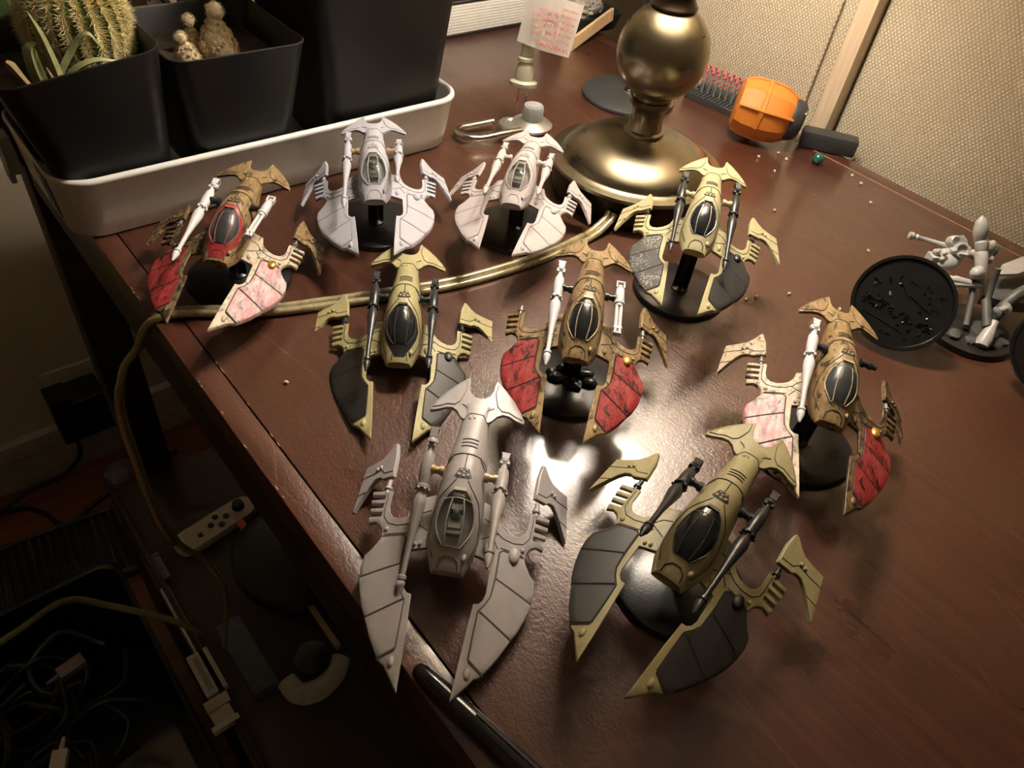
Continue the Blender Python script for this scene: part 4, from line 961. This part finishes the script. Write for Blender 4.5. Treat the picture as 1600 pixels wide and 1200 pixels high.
kb = B().lathe([(1, 0), (3.6, 1), (2.2, 3), (2.4, 8), (4.4, 9), (1, 11)], 14, c=(4, -8, 22), mtx=Vector((.9, -.3, .2)).to_track_quat('Z', 'Y').to_matrix())
obj('knee_guard', kb, 'mini_grey', rb_)
jb = empty('bike_miniature', (480, 125, 0), 'grey winged bike miniature tipped over, showing the underside of its black disc base', 'miniature')
# tilted disc, underside facing the camera
dn = Vector((-.66, -.2, .62)).normalized(); dq = dn.to_track_quat('Z', 'Y').to_matrix()
DC = Vector((-7, -9, 28))
Dk = lambda prof, n=64: B().lathe(prof, n, c=tuple(DC), mtx=dq)
obj('disc_base', Dk([(29, -3.4), (31, -3), (32, 1.2), (31.6, 2), (29.6, 2), (28.8, .4), (2, .2)]), 'rim_black', jb)
db = B()
rnd = random.Random(4)
def dpt(u, v, h=.5): return tuple(DC + dq @ Vector((u, v, h)))
for k in range(105):
    u = rnd.uniform(-25, 25); v = -8 + rnd.uniform(-3, 3) - u * .1 if k < 55 else rnd.uniform(-22, 16)
    if u * u + v * v < 600: db.box(dpt(u, v), (rnd.uniform(1, 3.4), rnd.uniform(.8, 1.6), .7), rot=dq @ Matrix.Rotation(rnd.uniform(-1, 1), 3, 'Z') @ Matrix.Rotation(rnd.uniform(-.9, .9), 3, 'X') @ Matrix.Rotation(rnd.uniform(-.7, .7), 3, 'Y'))
for p_, q_ in (((-18, -14), (8, -18)), ((2, 6), (18, 0)), ((-8, 14), (2, 4)), ((-16, -1), (-6, -4))): db.tube([dpt(*p_), dpt(*q_)], .45, 5)
obj('moulded_ribs', db, 'rim_black', jb, kind='stuff')
hullm = B()
def lat(prof, c, d, n=16): return B().lathe(prof, n, c=c, mtx=Vector(d).normalized().to_track_quat('Z', 'Y').to_matrix())
gm = lat([(1.4, 0), (2.6, .5), (2.7, 3), (1.8, 4), (1.7, 5), (2.4, 6), (1.7, 7), (2.0, 22), (2.7, 32), (3.0, 40), (2.4, 43), (3, 44), (3, 46), (3.4, 47), (3.6, 58), (2.8, 62)], (59, 28, 38), (.62, -.78, -.1))
obj('long_gun', gm, 'mini_grey', jb)
gb = B()
for k_ in range(9):
    p_ = Vector((62, 2, 38)) + Vector((rnd.uniform(-14, 12), rnd.uniform(-14, 8), rnd.uniform(0, 6)))
    if k_ % 3 == 0: gb.lathe([(1, 0), (2.2, .6), (2.2, 4), (1.2, 5)], 12, c=tuple(p_), mtx=Vector((rnd.uniform(-1, 1), rnd.uniform(-1, 0), .6)).to_track_quat('Z', 'Y').to_matrix())
    elif k_ % 3 == 1: gb.box(tuple(p_), (6, 2.4, 2), rot=Matrix.Rotation(rnd.uniform(-1, 1), 3, 'Z'))
    else: gb.ell(tuple(p_), (2.6, 1.8, 1.8), 10, 7)
gb.lathe([(3.6, 0), (4.2, 1), (4.2, 6), (3.2, 7), (2.6, 5)], 16, c=(70, 4, 42), mtx=Vector((-.4, -.6, .6)).to_track_quat('Z', 'Y').to_matrix())
for k_ in range(6): gb.tube([(76 + k_ * 1.6, 6 - k_ * .8, 44), (77 + k_ * 1.6, 3 - k_ * .8, 42), (76.5 + k_ * 1.6, 0 - k_ * .8, 39)], .7, 6)
obj('machinery', gb, 'mini_grey', jb, bevel=0)
hx = B().ell((62, -2, 34), (16, 9, 6), 16, 10).box((50, 2, 37), (10, 8, 5), rot=Matrix.Rotation(-.6, 3, 'Z')).lathe([(5.4, -2), (5.4, 3), (4, 3.2), (3.6, 1)], 18, c=(66, -6, 42), mtx=Vector((-.5, -.5, .7)).to_track_quat('Z', 'Y').to_matrix())
obj('hull', hx, 'mini_grey', jb, bevel=0)
obj('fork', lat([(1, 0), (2.2, 2), (2, 14), (2.8, 15), (2.6, 26), (1, 27)], (42, -4, 30), (.6, -.75, -.05)), 'mini_grey', jb)
obj('fork', lat([(1, 0), (1.8, 3), (1.7, 24), (1, 27)], (44, -12, 26), (.7, -.7, .1)), 'mini_grey', jb)
obj('rear_wing', B().plate([(0, 0), (14, 3), (34, -2), (52, -16), (30, -14), (12, -9)], lambda x, y: 34 + .12 * x, 2.4, 0, 4).xf(Matrix.Translation((78, -32, 0))), 'mini_grey', jb, bevel=.3)
obj('helmet', lat([(.6, 0), (3.4, 3), (4.8, 8), (4.6, 13), (3.2, 18), (2.4, 20)], (76, -4, 66), (-.12, -.42, -.86)), 'mini_grey', jb)
obj('rider_torso', lat([(2.6, 0), (4.2, 2), (4, 6), (3.4, 8), (4.2, 9), (4, 22), (3, 26), (3.4, 28), (2, 31)], (74, -12, 52), (-.25, -.55, -.75)), 'mini_grey', jb)
obj('shoulder_pad', B().ell((82, -18, 44), (4.4, 4.2, 8), 14, 10), 'mini_grey', jb)
obj('helmet', B().ell((62, -24, 36), (6, 4.6, 4.6), 16, 10), 'mini_grey', jb)
obj('lower_hull', B().plate([(0, 0), (18, 8), (40, -2), (62, -26), (44, -34), (20, -28), (6, -14)], lambda x, y: 22 + .1 * x, 8, 0, 5).xf(Matrix.Translation((66, -34, 0))), 'mini_dark', jb, bevel=.6)
obj('leg', strut(B(), [(66, -22, 30), (58, -30, 22), (50, -36, 14), (44, -40, 8)], 2.2), 'mini_dark', jb)
obj('leg', strut(B(), [(98, -52, 26), (84, -52, 22), (72, -48, 16), (62, -46, 12)], 2.4), 'mini_dark', jb)
e2 = empty('disc_based_miniature', (505, 33, 0), 'second tipped black disc base cut off by the right edge of the picture', 'miniature')
DC = Vector((14, -6, 30)); obj('disc_base', Dk([(29, -3.4), (31, -3), (32, 1.2), (31.6, 2), (29.6, 2), (28.8, .4), (2, .2)]), 'rim_black', e2)
db = B()
for k in range(24):
    u = rnd.uniform(-27, 8); v = rnd.uniform(-22, 20)
    if u * u + v * v < 700: db.box(dpt(u, v), (rnd.uniform(1, 3), rnd.uniform(.8, 1.6), .7), rot=dq @ Matrix.Rotation(rnd.uniform(-1, 1), 3, 'Z'))
obj('moulded_ribs', db, 'rim_black', e2, kind='stuff')
obj('bike_body', B().ell((44, -12, 26), (22, 8, 8), 16, 10).ell((30, -10, 34), (8, 5, 5), 12, 8), 'mini_grey', e2)
tag(obj('green_egg', B().ell((0, 0, 6), (5.6, 5.6, 6.4), 18, 14), 'green_cap', None, (648, 122, 0)), 'sea green egg-shaped bead behind the upright rider at the right edge', 'bead')

# ================================================================== PEN, CRUMBS
pn = empty('black_stylus', (97, 40, 0), 'thin glossy black pen lying along the table edge at the bottom', 'pen')
dpen = Vector((16, -85, 0)).normalized(); rq = dpen.to_track_quat('Z', 'Y').to_matrix()
obj('barrel', B().lathe([(1.5, -72), (3, -71), (4, -68), (4.4, -60), (4.6, 60), (4.2, 66)], 28, c=(0, 0, 4.6), mtx=rq), 'rim_black', pn)
obj('clip', B().tube([tuple(rq @ Vector((0, 0, t)) + Vector((1.5, .4, 4.6 + 4.6))) for t in (-40, -20, 0, 20)], 1, 6, flat=.5), 'base_black', pn)
cm = [B().ell((0, 0, 1), (1.5, 1.1, 1.1), 7, 5, jit=.25).mesh('crumb', False) for _ in range(3)]
for i, (x, y) in enumerate([(634, 320), (631, 309), (657, 245), (663, 258), (419, 194), (428, 192), (453, 181), (440, 211), (633, 221), (542, 258), (600, 300), (610, 325), (120, 290), (470, 150), (560, 180), (395, 440), (420, 425)]):
    o = put('crumb', cm[i % 3], 'crumb', None, (x, y, 0), label='tiny pale crumb scattered on the table top', cat='crumb', group='crumbs on the table top'); o.rotation_euler.z = i

# ================================================================== BESIDE AND BELOW THE TABLE
sh = empty('drawer_unit', (250, 440, FZ), 'dark brown drawer unit under the table, cluttered with small things', 'cabinet')
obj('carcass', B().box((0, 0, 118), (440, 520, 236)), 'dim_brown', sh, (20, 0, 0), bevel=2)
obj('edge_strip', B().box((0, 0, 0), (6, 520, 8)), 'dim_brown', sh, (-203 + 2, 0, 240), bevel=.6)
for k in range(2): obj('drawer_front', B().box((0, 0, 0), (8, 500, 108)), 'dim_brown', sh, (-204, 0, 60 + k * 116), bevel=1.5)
ZS = FZ + 236
gc = empty('game_controller', (128, 575, ZS), 'off-white handheld game controller with four black buttons, in the shadow left of the table', 'controller', rz=.14)
cbp = rr3(-52, 52, -17, 17, 16, 0, 8)
obj('shell', B().loft([[(x * .94, y * .9, 0) for x, y, z in cbp], [(x, y, 4) for x, y, z in cbp], [(x, y, 10) for x, y, z in cbp], [(x * .95, y * .9, 13) for x, y, z in cbp]]), 'ctrl_white', gc)
for x, y in ((-6, 0), (4, 7), (4, -7), (14, 0)): obj('button', B().lathe([(3.4, 12.6), (3.4, 14.4), (2.6, 15)], 16, c=(x, y, 0)), 'rubber_black', gc)
obj('thumb_stick', B().lathe([(7, 12.6), (7.4, 14), (5, 16), (6.4, 20), (6, 21)], 24, c=(32, 2, 0)), 'rubber_black', gc)
obj('square_button', B().box((-22, -4, 13.6), (5, 5, 1.6)), 'rubber_black', gc, bevel=.3)
tag(obj('orange_strap', B().box((0, 0, 0), (8, 30, 4)), 'red_orange', None, (150, 540, ZS + 22), bevel=.8), 'short red-orange strap lying over the game controller', 'strap')
tag(obj('black_pouch', B().ell((0, 0, 20), (58, 70, 18), 24, 12, jit=.03), 'cable_black', None, (170, 480, ZS)), 'soft black pouch heaped on the dark drawer unit', 'pouch')
tag(obj('lilac_stick', B().box((0, 0, 3), (8, 36, 6)).box((0, 17, 3.4), (9, 5, 7)), 'violet_grey', None, (56, 560, ZS), bevel=.6), 'small lilac grey stick on the drawer unit edge', 'stick')
ws = empty('white_bracket', (46, 455, ZS), 'long pinkish white plastic bracket with stepped foot on the dark unit edge', 'bracket')
obj('long_arm', B().box((2, 30, 4), (9, 92, 7)), 'ctrl_white', ws, bevel=.6); obj('wide_plate', B().box((-1, -42, 4), (22, 52, 8)), 'ctrl_white', ws, bevel=.8)
obj('stepped_foot', B().box((-6, -78, 5), (24, 12, 9)).box((-7, -92, 5), (20, 14, 8)).box((-8, -102, 5), (27, 6, 9)), 'ctrl_white', ws, bevel=.6)
obj('slot', B().box((-5, -42, 8.2), (5, 40, .8)), 'knob_grey', ws)
tag(obj('blue_grey_box', B().box((0, 0, 9), (26, 92, 18)), 'blue_grey', None, (84, 402, ZS), bevel=1), 'narrow blue grey card box beside the white bracket', 'box')
whb = empty('plastic_hook', (130, 340, ZS), 'curved off-white plastic hook with dark round knob, at the table foot', 'hook')
obj('curved_grip', B().tube(curve3([(-26, 16, 10), (-22, -4, 10), (-4, -12, 10), (16, -8, 10), (32, 4, 10)], 6), [10 + 2 * math.sin(i * .13) for i in range(25)], 14, flat=.6), 'ctrl_white', whb)
obj('round_knob', B().lathe([(18, 2), (20, 8), (18, 20), (8, 24)], 28, c=(6, 18, 0)), 'cable_black', whb)
tag(obj('slim_batten', B().box((0, 0, 4), (6, 60, 8)), 'strip_wood', None, (166, 388, ZS), bevel=.6), 'short tan batten next to the white hook', 'batten')
# bin of black cables, bottom left
bn = empty('storage_bin', (-120, 440, FZ), 'large black bin full of tangled dark cables and oddments at the lower left', 'bin')
bi = lambda i, z: rr3(-150 + i, 140 - i, -170 + i, 170 - i, 18, z, 5)
obj('bin_shell', B().loft([bi(14, 0), bi(0, 230), bi(3, 232), bi(6, 230), bi(20, 6)]), 'rim_black', bn, angle=50)
cb = B(); rnd = random.Random(11)
for k in range(26):
    a = rnd.uniform(0, 6.28); c0 = Vector((rnd.uniform(-80, 70), rnd.uniform(-100, 100), rnd.uniform(170, 214)))
    cb.tube(curve3([c0 + Vector((math.cos(a + t) * (30 + 14 * rnd.random()), math.sin(a + t) * (30 + 14 * rnd.random()), rnd.uniform(-8, 8))) for t in (0, 1.3, 2.6, 3.9, 5)], 6), rnd.choice((2.2, 3, 4)), 7)
obj('tangled_cables', cb, 'cable_black', bn, kind='stuff')
for k, (x, y, m_) in enumerate(((-40, 60, 'violet_grey'), (20, -20, 'ctrl_white'), (-70, -40, 'cable_olive'), (60, 70, 'violet_grey'), (-10, 110, 'cable_olive'))):
    t_ = tag(obj('small_adapter', B().box((0, 0, 0), (26, 14, 9)).lathe([(3, 12), (2.4, 20), (1.6, 26)], 10, mtx=Matrix.Rotation(PI / 2, 3, 'Y')), m_, None, (-120 + x, 440 + y, FZ + 222), bevel=1), None, 'adapter')
    t_.rotation_euler.z = k * 1.1
    t_['label'] = ['lilac grey adapter lying left of centre in the black cable bin', 'off-white adapter in the middle of the black cable bin', 'olive adapter near the front left of the black cable bin', 'lilac grey adapter at the right rim of the black cable bin', 'olive adapter at the far side of the black cable bin'][k]
tag(obj('olive_cable', B().tube(curve3([(-150, 530, -440), (-90, 545, -448), (-40, 548, -440), (-8, 520, -440), (40, 470, -452), (60, 452, -478)], 8), 3.4, 9), 'cable_olive', None, (0, 0, 0)), 'pale olive cable arching across from the bin to the drawer unit', 'cable')
fv = empty('floor_vent', (-32, 812, FZ), 'black slatted vent grille on the wood floor', 'vent', rz=-.1)
fr = B()
for c, d in (((0, 62, 8), (190, 8, 16)), ((0, -62, 8), (190, 8, 16)), ((-92, 0, 8), (8, 124, 16)), ((92, 0, 8), (8, 124, 16)), ((0, 0, 1), (184, 120, 2))): fr.box(c, d)
obj('frame', fr, 'base_grey', fv, bevel=.8)
slm = B().box((0, 0, 8), (5, 118, 11)).mesh('slat', True, .5)
for k in range(15): put('slat', slm, 'dim_brown', fv, (-84 + k * 12, 0, 0))
pa = empty('power_adapter', (72, 962, -590), 'bulky black power adapter plugged in low on the beige wall', 'adapter')
obj('adapter_block', B().box((0, 0, 10), (74, 52, 74)).box((-22, -4, 50), (30, 44, 14)), 'cable_black', pa, bevel=3)
obj('strain_relief', B().lathe([(3.4, -52), (6, -48), (13, -27)], 16, c=(-20, 0, 0)), 'cable_black', pa)
obj('lead', B().tube(curve3([(-20, 0, -50), (-22, 0, -74), (-36, -4, -92), (-66, -8, -104), (-110, -14, -100), (-190, -30, -118)], 8), 3.6, 9), 'cable_black', pa)
ob = obj('outlet_plate', B().box((0, 0, 0), (80, 5, 120)), 'trim_white', None, (80, 998, -585), bevel=1.5); tag(ob, 'off-white outlet plate behind the black power adapter', 'outlet')
tag(obj('crumpled_tissue', B().ell((0, 0, 20), (26, 22, 20), 18, 12, jit=.16), 'violet_grey', None, (88, 915, FZ)), 'crumpled pinkish grey tissue on the floor by the rear table leg', 'tissue')
tag(obj('floor_cable', B().tube(curve3([(-260, 960, 4), (-80, 954, 4), (-34, 925, 4), (-14, 870, 5), (4, 880, 4), (50, 900, 4), (180, 930, 4)], 8), 3.6, 9), 'cable_black', None, (0, 0, FZ)), 'black cable snaking over the wood floor in front of the baseboard', 'cable')
